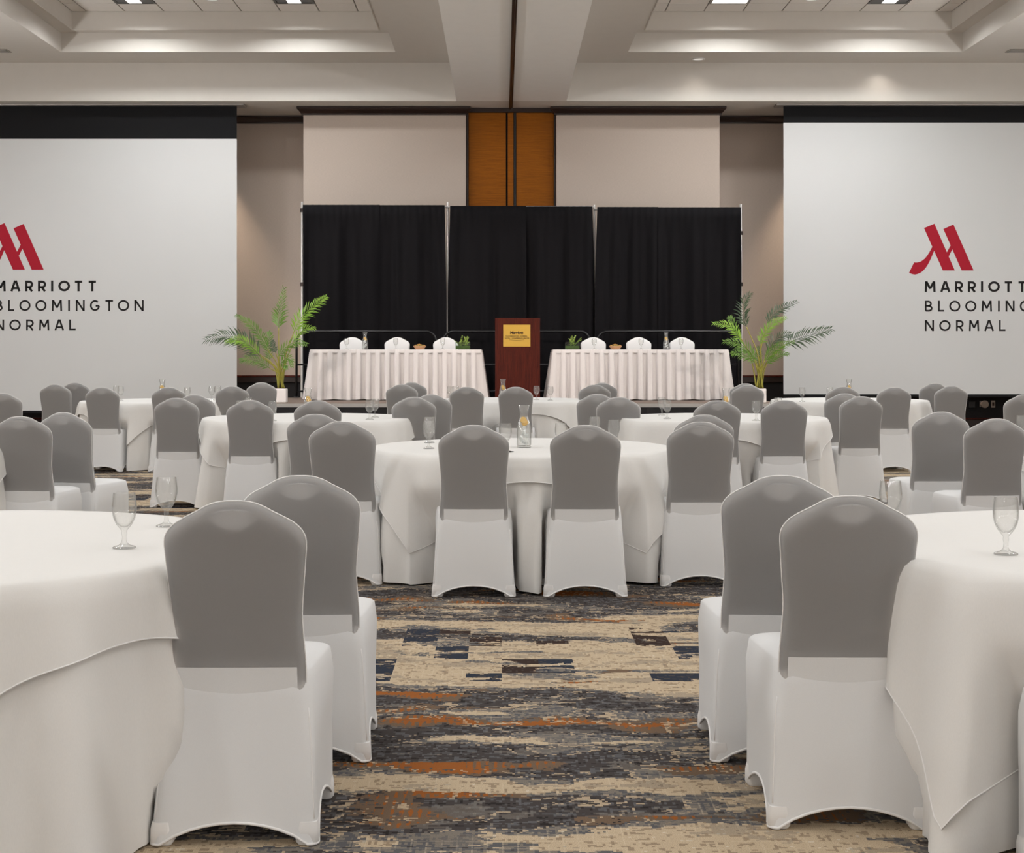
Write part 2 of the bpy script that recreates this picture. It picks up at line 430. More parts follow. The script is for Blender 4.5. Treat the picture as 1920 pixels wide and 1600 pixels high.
def spline(pts, n):
    """Catmull-Rom through points"""
    pts = [Vector(p) for p in pts]; P = [pts[0]*2-pts[1]]+pts+[pts[-1]*2-pts[-2]]; out = []
    for i in range(1, len(P)-2):
        for k in range(n):
            t = k/n; a, b, c, d = P[i-1], P[i], P[i+1], P[i+2]
            out.append(0.5*((2*b)+(c-a)*t+(2*a-5*b+4*c-d)*t*t+(3*b-a-3*c+d)*t**3))
    out.append(pts[-1]); return out

# ------------------------------------------------------------------ the room
fl = MB().quad_grid
m_ = MB(); m_.quad_grid([[(RX0, RY0, 0), (RX1, RY0, 0)], [(RX0, RY1, 0), (RX1, RY1, 0)]])
struct(m_.build('floor', 'carpet'))
struct(MB().box((RX0-0.2, RY0, 0), (RX0, RY1, 6.9)).build('wall_left', 'side_wall'))
struct(MB().box((RX1, RY0, 0), (RX1+0.2, RY1, 6.9)).build('wall_right', 'side_wall'))
struct(MB().box((RX0, RY0-0.2, 0), (RX1, RY0, 6.9)).build('wall_front', 'side_wall'))
wall = struct(MB().box((RX0, RY1, 0), (RX1, RY1+0.2, 6.9)).build('wall_back', 'wallpaper'))
# dark wainscot with its rails
MB().box((RX0, RY1-0.02, 0), (RX1, RY1, 0.80)).build('wainscot', 'wainscot', wall)
MB().box((RX0, RY1-0.05, 0.80), (RX1, RY1, 0.90), 0.006).build('chair_rail', 'dark_wood', wall)
MB().box((RX0, RY1-0.065, 0.895), (RX1, RY1, 0.925), 0.006).build('rail_cap', 'mahogany', wall)
bb = struct(MB().box((RX0, RY1-0.045, 0), (RX1, RY1, 0.165), 0.008).build('baseboard_back', 'dark_wood'))
MB().box((RX0, RY1-0.055, 0.165), (RX1, RY1, 0.19), 0.006).build('cap_moulding', 'mahogany', bb)
def crown(name, x0, x1, y, z, mitre0=False, mitre1=False, parent=None):
    """crown moulding along x: profile stepping out towards the room"""
    prof = [(0.0, 0.0), (0.03, 0.0), (0.035, 0.025), (0.075, 0.075), (0.10, 0.095), (0.10, 0.13), (0.0, 0.13)]
    b = MB(); rows = []
    for x, s_, mt in ((x0, -1, mitre0), (x1, 1, mitre1)):
        rows.append([(x+(s_*p if mt else 0), y-p, z-0.13+h) for p, h in prof])
    b.quad_grid([rows[0], rows[1]], True)
    n = len(prof); b.f.append(tuple(range(n))); b.f.append(tuple(range(2*n-1, n-1, -1)))
    for x, s_, mt in ((x0, -1, mitre0), (x1, 1, mitre1)):
        if mt:                                        # return to the wall
            k = len(b.v); rr = [[(x+s_*p, y-p, z-0.13+h) for p, h in prof], [(x+s_*p, y+0.9, z-0.13+h) for p, h in prof]]
            b.quad_grid(rr, True)
    return b.build(name, 'dark_wood', parent)
struct(crown('trim_1', RX0, -3.29, RY1, Z_SOF)); struct(crown('trim_2', 3.61, RX1, RY1, Z_SOF))
# two papered columns either side of the folding-wall pocket
COLX = [(-3.29, -0.60), (0.905, 3.61)]
for i, (a, b_) in enumerate(COLX):
    c = struct(MB().box((a, Y_COL, 0), (b_, RY1, Z_SOF)).build('wall_column_%s' % ('left', 'right')[i], 'wallpaper'))
    MB().box((a-0.015, Y_COL-0.015, 0), (b_+0.015, RY1, 0.80)).build('wainscot', 'wainscot', c)
    MB().box((a-0.03, Y_COL-0.04, 0.80), (b_+0.03, RY1, 0.92), 0.006).build('chair_rail', 'dark_wood', c)
    struct(crown('trim_%d' % (3+i), a, b_-0.02 if i == 0 else b_, Y_COL, Z_SOF-0.005, True, True))
# folding-wall pocket: amber panels in black frames
door = struct(bpy.data.objects.new('door_1', None)); COL.objects.link(door)
Yd = Y_COL+0.14
MB().box((-0.60, Yd+0.05, 0), (0.905, Yd+0.1, Z_SOF)).build('backing', 'wainscot', door)
def xp(u, Y=Yd): return (u-CX)/F*Y
for u0, u1 in ((878.5, 948.5), (952, 963), (968, 1038.5)):
    MB().box((xp(u0), Yd, 0.02), (xp(u1), Yd+0.05, Z_SOF-0.075), 0.004).build('panel', 'amber_wood', door)
MB().box((-0.60, Yd-0.06, 0), (xp(878.5), Yd+0.05, Z_SOF)).build('jamb', 'dark_wood', door)
MB().box((xp(1038.5), Yd-0.06, 0), (0.905, Yd+0.05, Z_SOF)).build('jamb', 'dark_wood', door)
MB().box((-0.60, Yd-0.06, Z_SOF-0.075), (0.905, Yd+0.05, Z_SOF)).build('head', 'dark_wood', door)
MB().box((xp(963.5), Yd-0.015, 0), (xp(967.5), Yd+0.05, Z_SOF-0.07)).build('seal', 'black_metal', door)

# ------------------------------------------------------------------ ceiling with coffers
ceil = struct(bpy.data.objects.new('ceiling', None)); COL.objects.link(ceil)
# soffit along the back wall
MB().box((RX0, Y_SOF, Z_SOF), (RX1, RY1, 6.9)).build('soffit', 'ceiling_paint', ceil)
# lower ring: everything at Z_RING outside the coffers
xs = [RX0, COFFERS_X[0][0], COFFERS_X[0][1], COFFERS_X[1][0], COFFERS_X[1][1], RX1]
ys = sorted([RY0, Y_SOF]+[v for c in COFFERS_Y for v in c])
b = MB()
for i in range(5):
    for j in range(len(ys)-1):
        inx = i in (1, 3); iny = (ys[j], ys[j+1]) in COFFERS_Y
        if inx and iny: continue
        b.quad_grid([[(xs[i], ys[j], Z_RING), (xs[i+1], ys[j], Z_RING)], [(xs[i], ys[j+1], Z_RING), (xs[i+1], ys[j+1], Z_RING)]])
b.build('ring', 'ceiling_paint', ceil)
# the beam that carries the folding-wall track
beam = MB().box((-0.734, RY0, Z_SOF), (1.044, Y_SOF, Z_RING+0.02)).build('beam', 'ceiling_paint_lit', ceil)
MB().box((0.118, RY0, Z_SOF-0.035), (0.152, Y_COL+0.02, Z_SOF+0.01)).build('track', 'black_metal', ceil)
MB().box((0.158, RY0, Z_SOF-0.02), (0.178, Y_COL+0.02, Z_SOF+0.01)).build('track', 'black_metal', ceil)
# coffer steps and tile grids
def frame_up(b, x0, x1, y0, y1, z0, z1):
    L = [(x0, y0), (x1, y0), (x1, y1), (x0, y1)]
    b.quad_grid([[(x, y, z0) for x, y in L], [(x, y, z1) for x, y in L]], True)
tile_me = MB().box((-0.294, -0.294, 0), (0.294, 0.294, 0.012), 0.003).mesh('ceiling_tile'); tile_me.materials.append(M['tile_white'])
def tile(x, y, sx=1.0, sy=1.0):
    o = bpy.data.objects.new('ceiling_tile', tile_me); COL.objects.link(o); o.parent = ceil
    o.location = (x, y, Z_TILE-0.004); o.scale = (sx, sy, 1)
holes = set()
for (x0, x1) in COFFERS_X:
    for ci, (y0, y1) in enumerate(COFFERS_Y):
        b = MB(); frame_up(b, x0, x1, y0, y1, Z_RING, Z_LEDGE)
        L = LEDGE
        o4 = [(x0, y0), (x1, y0), (x1, y1), (x0, y1)]; i4 = [(x0+L, y0+L), (x1-L, y0+L), (x1-L, y1-L), (x0+L, y1-L)]
        b.quad_grid([[(x, y, Z_LEDGE) for x, y in o4], [(x, y, Z_LEDGE) for x, y in i4]], True)
        frame_up(b, x0+L, x1-L, y0+L, y1-L, Z_LEDGE, Z_TILE)
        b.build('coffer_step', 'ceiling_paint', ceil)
        MB().quad_grid([[(x0+L, y0+L, Z_TILE+0.01), (x1-L, y0+L, Z_TILE+0.01)], [(x0+L, y1-L, Z_TILE+0.01), (x1-L, y1-L, Z_TILE+0.01)]])
        b = MB(); b.quad_grid([[(x0+L, y0+L, Z_TILE+0.01), (x1-L, y0+L, Z_TILE+0.01)], [(x0+L, y1-L, Z_TILE+0.01), (x1-L, y1-L, Z_TILE+0.01)]])
        b.build('tile_grid' if ci == 0 else 'tile_field', 'grid_metal' if ci == 0 else 'tile_white', ceil)
        # cove bead where the two steps meet
        b = MB()
        b.tube([(x, y, Z_LEDGE+0.0) for x, y in i4], 0.012, 6, False, True); b.build('cove_bead', 'ceiling_paint', ceil)
    # tiles that can be told apart: the rows nearest the stage
    X0 = -6.42 if x0 < 0 else 2.52
    n0 = 7
    for r in range(5):
        ytop = 22.94-0.6*(r-1) if r else 23.48
        ybot = ytop-(0.54 if r == 0 else 0.6)
        for k in range(-1, 9):
            a = max(X0+0.6*k, x0+LEDGE); e = min(X0+0.6*(k+1), x1-LEDGE)
            if e-a < 0.05: continue
            cx_ = (a+e)/2
            if r == 1 and any(abs(cx_-t) < 0.1 for t in TROFFER_X): continue
            tile(cx_, (ytop+ybot)/2, (e-a-0.018)/0.588, (ytop-ybot-0.018)/0.588)

# ceiling fittings
def troffer(x, y, lit, label):
    t = thing('troffer_light', label, 'ceiling light', (x, y, Z_TILE), 0, 'recessed ceiling lights')
    b = MB()
    for lo, hi in (((-0.3, -0.3, -0.012), (0.3, -0.262, 0.0)), ((-0.3, 0.262, -0.012), (0.3, 0.3, 0.0)), ((-0.3, -0.262, -0.012), (-0.262, 0.262, 0)), ((0.262, -0.262, -0.012), (0.3, 0.262, 0))):
        b.box(lo, hi)
    b.build('frame', 'black_metal' if not lit else 'grid_metal', t)
    if lit:
        MB().box((-0.262, -0.262, -0.010), (0.262, 0.262, -0.002)).build('lens', 'lamp_glow', t)
    else:
        for s_ in (-1, 1):
            MB().box((s_*0.18-0.08, -0.262, -0.006), (s_*0.18+0.08, 0.262, -0.002)).build('louver', 'louver_dark', t)
        MB().box((-0.10, -0.262, -0.010), (0.10, 0.262, -0.002)).build('lens', 'lamp_glow', t)
    return t
troffer(-5.52, 22.64, False, 'recessed ceiling light, leftmost, above the left screen')
troffer(-3.12, 22.64, False, 'recessed ceiling light, second from the left, dark louvers, left coffer')
troffer(3.42, 22.64, True, 'recessed ceiling light with a fully white lens, right coffer')
troffer(5.82, 22.64, False, 'recessed ceiling light, rightmost, above the right screen')
def downlight(x, y, z, r, label):
    t = thing('recessed_downlight', label, 'downlight', (x, y, z), 0, 'round ceiling fittings')
    MB().lathe([(r*0.72, -0.002), (r*0.8, -0.012), (r, -0.010), (r*1.02, 0.0)], 28, closed=True).build('trim_ring', 'trim_white', t, True)
    MB().lathe([(0.0, -0.003), (r*0.74, -0.004)], 28, closed=True).build('lens', 'lamp_soft', t, True)
downlight(-4.32, 22.66, Z_TILE-0.006, 0.10, 'round white fitting in the left coffer tiles')
downlight(4.62, 22.66, Z_TILE-0.006, 0.10, 'round white fitting in the right coffer tiles')
downlight(3.14, 24.28, Z_RING, 0.105, 'round downlight in the plaster ceiling right of the beam')
for x, side in ((-7.95, 'left'), (8.15, 'right')):
    t = thing('air_vent', 'grey air vent in the plaster ceiling at the %s edge' % side, 'vent', (x, 23.6, Z_RING))
    MB().box((-0.3, -0.12, -0.012), (0.3, 0.12, 0.0), 0.004).build('frame', 'grid_metal', t)
    for k in range(5): MB().box((-0.27, -0.095+0.04*k, -0.018), (0.27, -0.07+0.04*k, -0.010)).build('slat', 'aluminium', t)

# ------------------------------------------------------------------ lettering made of strokes
def ribbon(b, pts, wd, y, th=0.002, close=False):
    P = [Vector((p[0], p[1])) for p in pts]; n = len(P); L = []; R = []
    for i in range(n):
        if close: a, c = P[i-1], P[(i+1) % n]
        else: a, c = P[max(i-1, 0)], P[min(i+1, n-1)]
        d1 = (P[i]-a); d2 = (c-P[i])
        if d1.length < 1e-9: d1 = d2
        if d2.length < 1e-9: d2 = d1
        d1 = d1.normalized(); d2 = d2.normalized()
        n1 = Vector((-d1.y, d1.x)); n2 = Vector((-d2.y, d2.x)); mm = n1+n2
        mm = mm/(max(0.35, 1+n1.dot(n2)))
        L.append(P[i]+mm*wd/2); R.append(P[i]-mm*wd/2)
    if close: L.append(L[0]); R.append(R[0])
    b.quad_grid([[(p.x, y, p.y) for p in L], [(p.x, y, p.y) for p in R]])
def arc(cx, cy, rx, ry, a0, a1, n=14): return [(cx+rx*math.cos(math.radians(a0+(a1-a0)*k/n)), cy+ry*math.sin(math.radians(a0+(a1-a0)*k/n))) for k in range(n+1)]
def glyph(ch):
    """list of (points, closed) on a unit box"""
    return {
     'M': [([(0, 0), (0.05, 1)], 0), ([(0.07, 0.97), (0.5, 0.3)], 0), ([(0.5, 0.3), (0.93, 0.97)], 0), ([(0.95, 1), (1, 0)], 0)],
     'A': [([(0, 0), (0.46, 1)], 0), ([(1, 0), (0.54, 1)], 0), ([(0.2, 0.3), (0.8, 0.3)], 0)],
     'R': [([(0, 0), (0, 1), (0.5, 1)]+arc(0.5, 0.72, 0.5, 0.28, 90, -90)+[(0, 0.44)], 0), ([(0.45, 0.44), (1, 0)], 0)],
     'I': [([(0.5, 0), (0.5, 1)], 0)],
     'O': [(arc(0.5, 0.5, 0.5, 0.5, 0, 345, 23), 1)],
     'T': [([(0, 1), (1, 1)], 0), ([(0.5, 1), (0.5, 0)], 0)],
     'B': [([(0, 0), (0, 1), (0.45, 1)]+arc(0.45, 0.76, 0.42, 0.24, 90, -90)+[(0, 0.52)], 0), ([(0.45, 0.52)]+arc(0.5, 0.26, 0.5, 0.26, 90, -90)+[(0, 0)], 0)],
     'L': [([(0, 1), (0, 0), (1, 0)], 0)],
     'N': [([(0, 0), (0, 1)], 0), ([(0.03, 0.965), (0.97, 0.035)], 0), ([(1, 0), (1, 1)], 0)],
     'G': [(arc(0.5, 0.5, 0.5, 0.5, 48, 360, 22)+[(1.0, 0.46), (0.58, 0.46)], 0)],
    }[ch]
def word(parent, letters, base, cap, wd, Y, dx, dy, inv):
    """letters: (char, u0, u1) in zoomed units of the right-hand logo"""
    for ch, u0, u1 in letters:
        b = MB()
        a = at(1680+u0/6.667+dx, 0, Y).x; e = at(1680+u1/6.667+dx, 0, Y).x
        z0 = at(0, 400+base/6.667+dy, Y).z; z1 = at(0, 400+cap/6.667+dy, Y).z
        h = wd/2; hx = 0 if ch == 'I' else h
        for pts, cl in glyph(ch):
            ribbon(b, [(a+hx+(e-a-2*hx)*p[0], z0+(h if ch in 'OGLB' else 0)+(z1-z0-(2*h if ch in 'OGB' else (h if ch in 'LTR' else 0)))*p[1]) for p in pts], wd, Y, close=bool(cl))
        o = b.build('letter', 'ink_black', parent); o.data.transform(inv)
LINES = [
 ('marriott_line', [('M',358,495),('A',553,680),('R',738,838),('R',898,1000),('I',1062,1088),('O',1152,1298),('T',1345,1465),('T',1517,1637)], 985, 850, 4.2),
 ('second_line', [('B',360,457),('L',525,612),('O',665,805),('O',865,1005),('M',1070,1200),('I',1275,1297),('N',1370,1482),('G',1548,1673),('T',1730,1847),('O',1895,2038),('N',2103,2220)], 1230, 1093, 3.3),
 ('third_line', [('N',360,475),('O',540,683),('R',750,845),('M',912,1040),('A',1103,1225),('L',1288,1380)], 1473, 1338, 3.3)]
LOGO = [[(350,185),(480,130),(735,715),(585,715)], [(592,197),(718,140),(970,715),(820,715)], [(683,400),(706,447),(660,540),(635,490)]]
TAIL_UP = [(225,615),(270,615),(320,597),(370,555),(415,490),(457,412)]
TAIL_LO = [(163,745),(200,760),(250,765),(320,735),(380,670),(430,580),(477,468)]

def screen(x0, x1, zw0, zw1, dx, dy, side, inner):
    Ys = 24.95
    t = thing('projection_screen', 'large white projection screen with red logo and lettering, %s of the stage' % side, 'screen', ((x0+x1)/2, Ys, zw0))
    inv = Matrix.Translation(-Vector(t.location))
    def part(name, b, mat, par=None):
        o = b.build(name, mat, t if par is None else par)
        o.data.transform(inv) if par is None else o.data.transform(inv); return o
    fab = part('fabric', MB().box((x0, Ys-0.001, zw0), (x1, Ys+0.002, zw1)), 'screen_white')
    part('black_drop', MB().box((x0, Ys-0.0015, zw1), (x1, Ys+0.0025, Z_SOF-0.01)), 'screen_black')
    part('bottom_bar', MB().box((x0, Ys-0.012, zw0-0.045), (x1, Ys+0.012, zw0), 0.004), 'screen_black')
    part('housing', MB().box((min(x0, inner), Ys-0.12, Z_SOF-0.03), (max(x1, inner), Ys+0.16, Z_SOF-0.001), 0.004), 'aluminium')
    Yl = Ys-0.003
    b = MB()
    for poly in LOGO:
        k = len(b.v); b.v += [tuple(at(1680+u/6.667+dx, 400+v/6.667+dy, Yl)) for u, v in poly]; b.f.append(tuple(range(k, k+4)))
    up = spline([(u, v, 0) for u, v in TAIL_UP], 4); lo = spline([(u, v, 0) for u, v in TAIL_LO], 4)
    q = 24; f_ = lambda L, t_: L[min(len(L)-1, int(round(t_*(len(L)-1))))]
    rows = [[at(1680+f_(L, k/q).x/6.667+dx, 400+f_(L, k/q).y/6.667+dy, Yl) for k in range(q+1)] for L in (up, lo)]
    b.quad_grid(rows)
    part('logo', b, 'logo_red')
    for nm, lt, ba, ca, wd in LINES:
        word(t, lt, ba, ca, wd/F*Yl, Yl, dx, dy, inv)
    return t
screen(-8.45, -4.35, at(0, 770, 24.95).z, at(0, 260.5, 24.95).z, -1743.5, -1.2, 'left', -4.22)
screen(4.622, 12.7 if False else 9.9, at(0, 739.5, 24.95).z, at(0, 230, 24.95).z, 0, 0, 'right', 4.49)

# wall plates on the dark wainscot
def plate(u, v, kind):
    p = at(u, v, RY1-0.02)
    if kind == 'box':
        t = thing('wall_plate', 'black square wall plate under the right screen', 'wall plate', p)
        MB().box((-0.055, -0.02, -0.055), (0.055, 0, 0.055), 0.004).build('cover', 'black_metal', t)
    elif kind == 'round':
        t = thing('power_connector', 'round grey capped power connector under the right screen', 'connector', p)
        MB().box((-0.06, -0.02, -0.05), (0.03, 0, 0.055), 0.004).build('plate', 'aluminium', t)
        o = MB().lathe([(0.062, 0.0), (0.066, 0.03), (0.066, 0.06), (0.058, 0.07), (0.0, 0.07)], 24).build('cap', 'outlet_plate', t, True, auto=30)
        o.rotation_euler = (PI/2, 0, 0); o.location = (0.01, -0.02, 0)
    else:
        t = thing('wall_outlet', 'small beige power outlet under the right screen', 'outlet', p)
        MB().box((-0.035, -0.01, -0.06), (0.035, 0, 0.06), 0.004).build('plate', 'outlet_plate', t)
        MB().box((-0.018, -0.014, -0.03), (0.018, -0.01, 0.03), 0.002).build('socket', 'outlet_dark', t)
plate(1822, 759, 'box'); plate(1843, 758, 'round'); plate(1862, 758, 'outlet')

# ------------------------------------------------------------------ stage
SX0, SX1, SY0, SY1, SZ = -3.40, 3.90, 21.3, 23.85, 0.61
st = thing('stage_platform', 'low stage with grey-brown deck and black pleated skirt', 'stage', ((SX0+SX1)/2, SY0, 0))
def rel(o, t): o.data.transform(Matrix.Translation(-Vector(t.location))); return o
nd = 3
for k in range(nd):
    a = SX0+(SX1-SX0)*k/nd; e = SX0+(SX1-SX0)*(k+1)/nd
    rel(MB().box((a+0.003, SY0, SZ-0.05), (e-0.003, SY1, SZ), 0.004).build('deck', 'stage_top', st), st)
    rel(MB().box((a+0.003, SY0-0.012, SZ-0.055), (e-0.003, SY0, SZ-0.003)).build('edge_trim', 'aluminium', st), st)
b = MB(); rows = []
pts = []
L = [(SX0, SY1), (SX0, SY0), (SX1, SY0), (SX1, SY1)]
for (p, q) in zip(L, L[1:]):
    p, q = Vector(p), Vector(q); n_ = int((q-p).length/0.03); nrm = Vector(((q-p).y, -(q-p).x)).normalized()
    for k in range(n_): pts.append((p+(q-p)*k/n_, nrm))
for zt, am in ((SZ-0.055, 0.006), (0.3, 0.012), (0.01, 0.016)):
    rows.append([(pt.x+nr.x*(0.005+am*(1+math.sin(i*0.95))), pt.y+nr.y*(0.005+am*(1+math.sin(i*0.95))), zt) for i, (pt, nr) in enumerate(pts)])
b.quad_grid(rows); rel(b.build('skirt', 'stage_skirt', st, True), st)

# guard rails along the stage's rear edge
def guard(u0, u1, label, left_round, right_round):
    Y = SY1-0.06; x0 = at(u0, 0, Y).x; x1 = at(u1, 0, Y).x; zt = SZ+1.04; r = 0.16
    t = thing('guard_rail', label, 'guard rail', ((x0+x1)/2, Y, SZ), 0, 'guard rails behind the stage')
    pts = [(x0, Y, SZ)]
    pts += [(x0, Y, zt-r)] + [(x0+r-r*math.cos(a), Y, zt-r+r*math.sin(a)) for a in [PI/2*k/6 for k in range(1, 7)]]
    pts += [(x1-r+r*math.sin(a), Y, zt-r+r*math.cos(a)) for a in [PI/2*k/6 for k in range(0, 7)]] + [(x1, Y, SZ)]
    rel(MB().tube(pts, 0.019, 8).build('top_rail', 'black_metal', t, True), t)
    for zz in (0.52, 0.10):
        rel(MB().tube([(x0, Y, SZ+zz), (x1, Y, SZ+zz)], 0.015, 8).build('cross_rail', 'black_metal', t, True), t)
    for x in (x0, x1):
        rel(MB().box((x-0.04, Y-0.04, SZ), (x+0.04, Y+0.04, SZ+0.02), 0.003).build('foot_plate', 'black_metal', t), t)
guard(556, 818, 'black tubular guard rail behind the left stage table', 1, 1)
guard(831, 1106, 'black tubular guard rail behind the lectern', 1, 1)
guard(1120, 1384, 'black tubular guard rail behind the right stage table', 1, 1)

# pipe and drape backdrop
YD = 24.2
uprights = [(566.5, 379), (839.5, 379), (1114, 384), (1389, 383)]
for i, (u, v) in enumerate(uprights):
    x = at(u, 0, YD+0.03).x; zt = at(0, v, YD+0.03).z
    t = thing('drape_upright', ['silver drape pole at the left end of the black backdrop', 'silver drape pole showing between the left and middle backdrop bays', 'silver drape pole showing between the middle and right backdrop bays', 'silver drape pole at the right end of the black backdrop'][i], 'pole', (x, YD+0.03, 0), 0, 'poles of the backdrop')
    MB().tube([(0, 0, 0.01), (0, 0, 2.0)], 0.025, 10).build('lower_tube', 'silver_metal', t, True, auto=40)
    MB().tube([(0, 0, 1.98), (0, 0, zt)], 0.019, 10).build('upper_tube', 'silver_metal', t, True, auto=40)
    MB().box((-0.2, -0.2, 0), (0.2, 0.2, 0.012), 0.003).build('base_plate', 'aluminium', t)
    if i in (0, 3):
        for vv in ((394, 533) if i == 0 else (437, 533)):
            z = at(0, vv, YD).z
            MB().box((-0.032, -0.032, z-0.03), (0.032, 0.032, z+0.03), 0.006).build('clamp', 'dark_wood', t)
for i in range(3):
    xa = at(uprights[i][0], 0, YD).x; xb = at(uprights[i+1][0], 0, YD).x; z = at(0, uprights[i][1]+7, YD).z
    o = MB().tube([(xa, YD, z-0.02), (xb, YD, z-0.02)], 0.016, 8).build('drape_crossbar', 'silver_metal', None, True)
    tag(o, 'crossbar carrying the %s bay of black drapes' % ('left', 'middle', 'right')[i], 'crossbar', 'crossbars of the backdrop')
def drape(u0, u1, vt, gapl, gapr, label, seed):
    rnd = random.Random(seed); x0 = at(u0, 0, YD).x; x1 = at(u1, 0, YD).x; zt = at(0, vt, YD).z
    W = x1-x0; nx = 110; rows = []
    ph = [rnd.uniform(0, 6.28) for _ in range(6)]; fr = [rnd.uniform(9, 13), rnd.uniform(17, 24), rnd.uniform(30, 42)]
    for j in range(22):
        t = j/21; z = lerp(zt, 0.015, t); row = []
        for i in range(nx+1):
            s = i/nx
            a = x0+gapl*max(0, 1-t*2.6); e = x1-gapr*max(0, 1-t*2.6)
            x = lerp(a, e, s)
            g_ = 0.25+0.75*smoothstep(0.0, 0.25, t)
            d = (0.045*math.sin(fr[0]*s*W*0.8+ph[0]+0.5*t)+0.022*math.sin(fr[1]*s*W+ph[1]-0.8*t)+0.012*math.sin(fr[2]*s*W+ph[2]+0.6*t))*g_
            if j < 2: d = -0.024+0.006*math.sin(60*s*W+ph[3])
            row.append((x+0.010*math.sin(fr[0]*s*W+ph[4])*g_, YD-0.055+d*0.85, z))
        rows.append(row)
    b = MB(); b.quad_grid(rows)
    o = b.build('black_drape', 'drape_black', None, True)
    c = Vector(((x0+x1)/2, YD-0.05, 0.015)); o.data.transform(Matrix.Translation(-c)); o.location = c
    sl = o.modifiers.new('thickness', 'SOLIDIFY'); sl.thickness = 0.003
    tag(o, label, 'drape', 'black drape panels of the backdrop')
dl = ['leftmost black drape panel of the backdrop', 'second black drape panel from the left, behind left stage table', 'black drape panel left of centre, behind the lectern',
      'black drape panel right of centre, beside the lectern', 'second black drape panel from the right, behind right stage table', 'rightmost black drape panel of the backdrop']
drape(569, 713, 385, 0, 0, dl[0], 1); drape(712, 838.5, 385.5, 0, 0.035, dl[1], 2)
drape(841, 986, 387, 0.03, 0, dl[2], 3); drape(985, 1113, 388, 0, 0.025, dl[3], 4)
drape(1115.5, 1233, 389, 0.035, 0, dl[4], 5); drape(1232, 1387.5, 389.5, 0, 0, dl[5], 6)

# skirted tables on the stage
def stage_table(x0, x1, side):
    y0, y1 = 22.6, 23.2; zt = SZ+0.757
    t = thing('skirted_table', 'long stage table with white box-pleated skirt, %s of the lectern' % side, 'table', ((x0+x1)/2, (y0+y1)/2, SZ), 0, 'skirted tables on the stage')
    rel(MB().box((x0-0.012, y0-0.012, zt-0.012), (x1+0.012, y1+0.012, zt), 0.005).build('cloth_top', 'stage_linen', t), t)
    rnd = random.Random(5 if side == 'left' else 9)
    P = []
    Lp = [(x0, y1), (x0, y0), (x1, y0), (x1, y1)]
    for p, q in zip(Lp, Lp[1:]):
        p, q = Vector(p), Vector(q); n_ = max(6, int((q-p).length/0.0125)); nrm = Vector(((q-p).y, -(q-p).x)).normalized()
        for k in range(n_+1): P.append((p+(q-p)*k/n_, nrm, k/n_, (q-p).normalized()))
    # smooth the normals round the corners
    Ns = []
    for i in range(len(P)):
        a = Vector((0, 0))
        for k in range(-5, 6): a += P[min(len(P)-1, max(0, i+k))][1]
        Ns.append(a.normalized())
    per = 0.142; rows = []; dist = [0]
    for i in range(1, len(P)): dist.append(dist[-1]+(P[i][0]-P[i-1][0]).length)
    jit = [rnd.uniform(-0.02, 0.02) for _ in range(60)]; amp = [rnd.uniform(0.75, 1.25) for _ in range(60)]
    NZ = 16
    for j in range(NZ+1):
        tt = j/NZ; z = lerp(zt-0.004, SZ+0.012, tt); row = []
        for i, (pt, nr, _, dr) in enumerate(P):
            s = dist[i]/per; k = int(s); fr_ = s-k
            ww = fr_+jit[k]*tt*1.5
            sq = math.tanh(5.5*math.sin(2*PI*ww)+0.8)                          # flat pleat faces, sharp returns
            a = (0.014+0.024*tt)*amp[k] if tt > 0.06 else 0.003
            out = 0.012+0.085*tt**1.1+a*sq+0.006*tt*math.sin(9*s+k)
            row.append((pt.x+Ns[i].x*out, pt.y+Ns[i].y*out, z+0.006*math.sin(s*2.1)*tt))
        rows.append(row)
    b = MB(); b.quad_grid(rows); o = rel(b.build('pleated_skirt', 'stage_linen', t, True), t)
    # header band of the skirt
    rows = []
    for zz, off in ((zt-0.004, 0.014), (zt-0.028, 0.022), (zt-0.055, 0.024)):
        rows.append([(pt.x+Ns[i].x*off, pt.y+Ns[i].y*off, zz+0.004*math.sin(dist[i]*8)) for i, (pt, nr, _, d) in enumerate(P)])
    b = MB(); b.quad_grid(rows); rel(b.build('header_band', 'stage_linen', t, True), t)
    return t
stage_table(at(583, 0, 22.6).x, at(901, 0, 22.6).x, 'left')
stage_table(at(1038, 0, 22.6).x, at(1364, 0, 22.6).x, 'right')

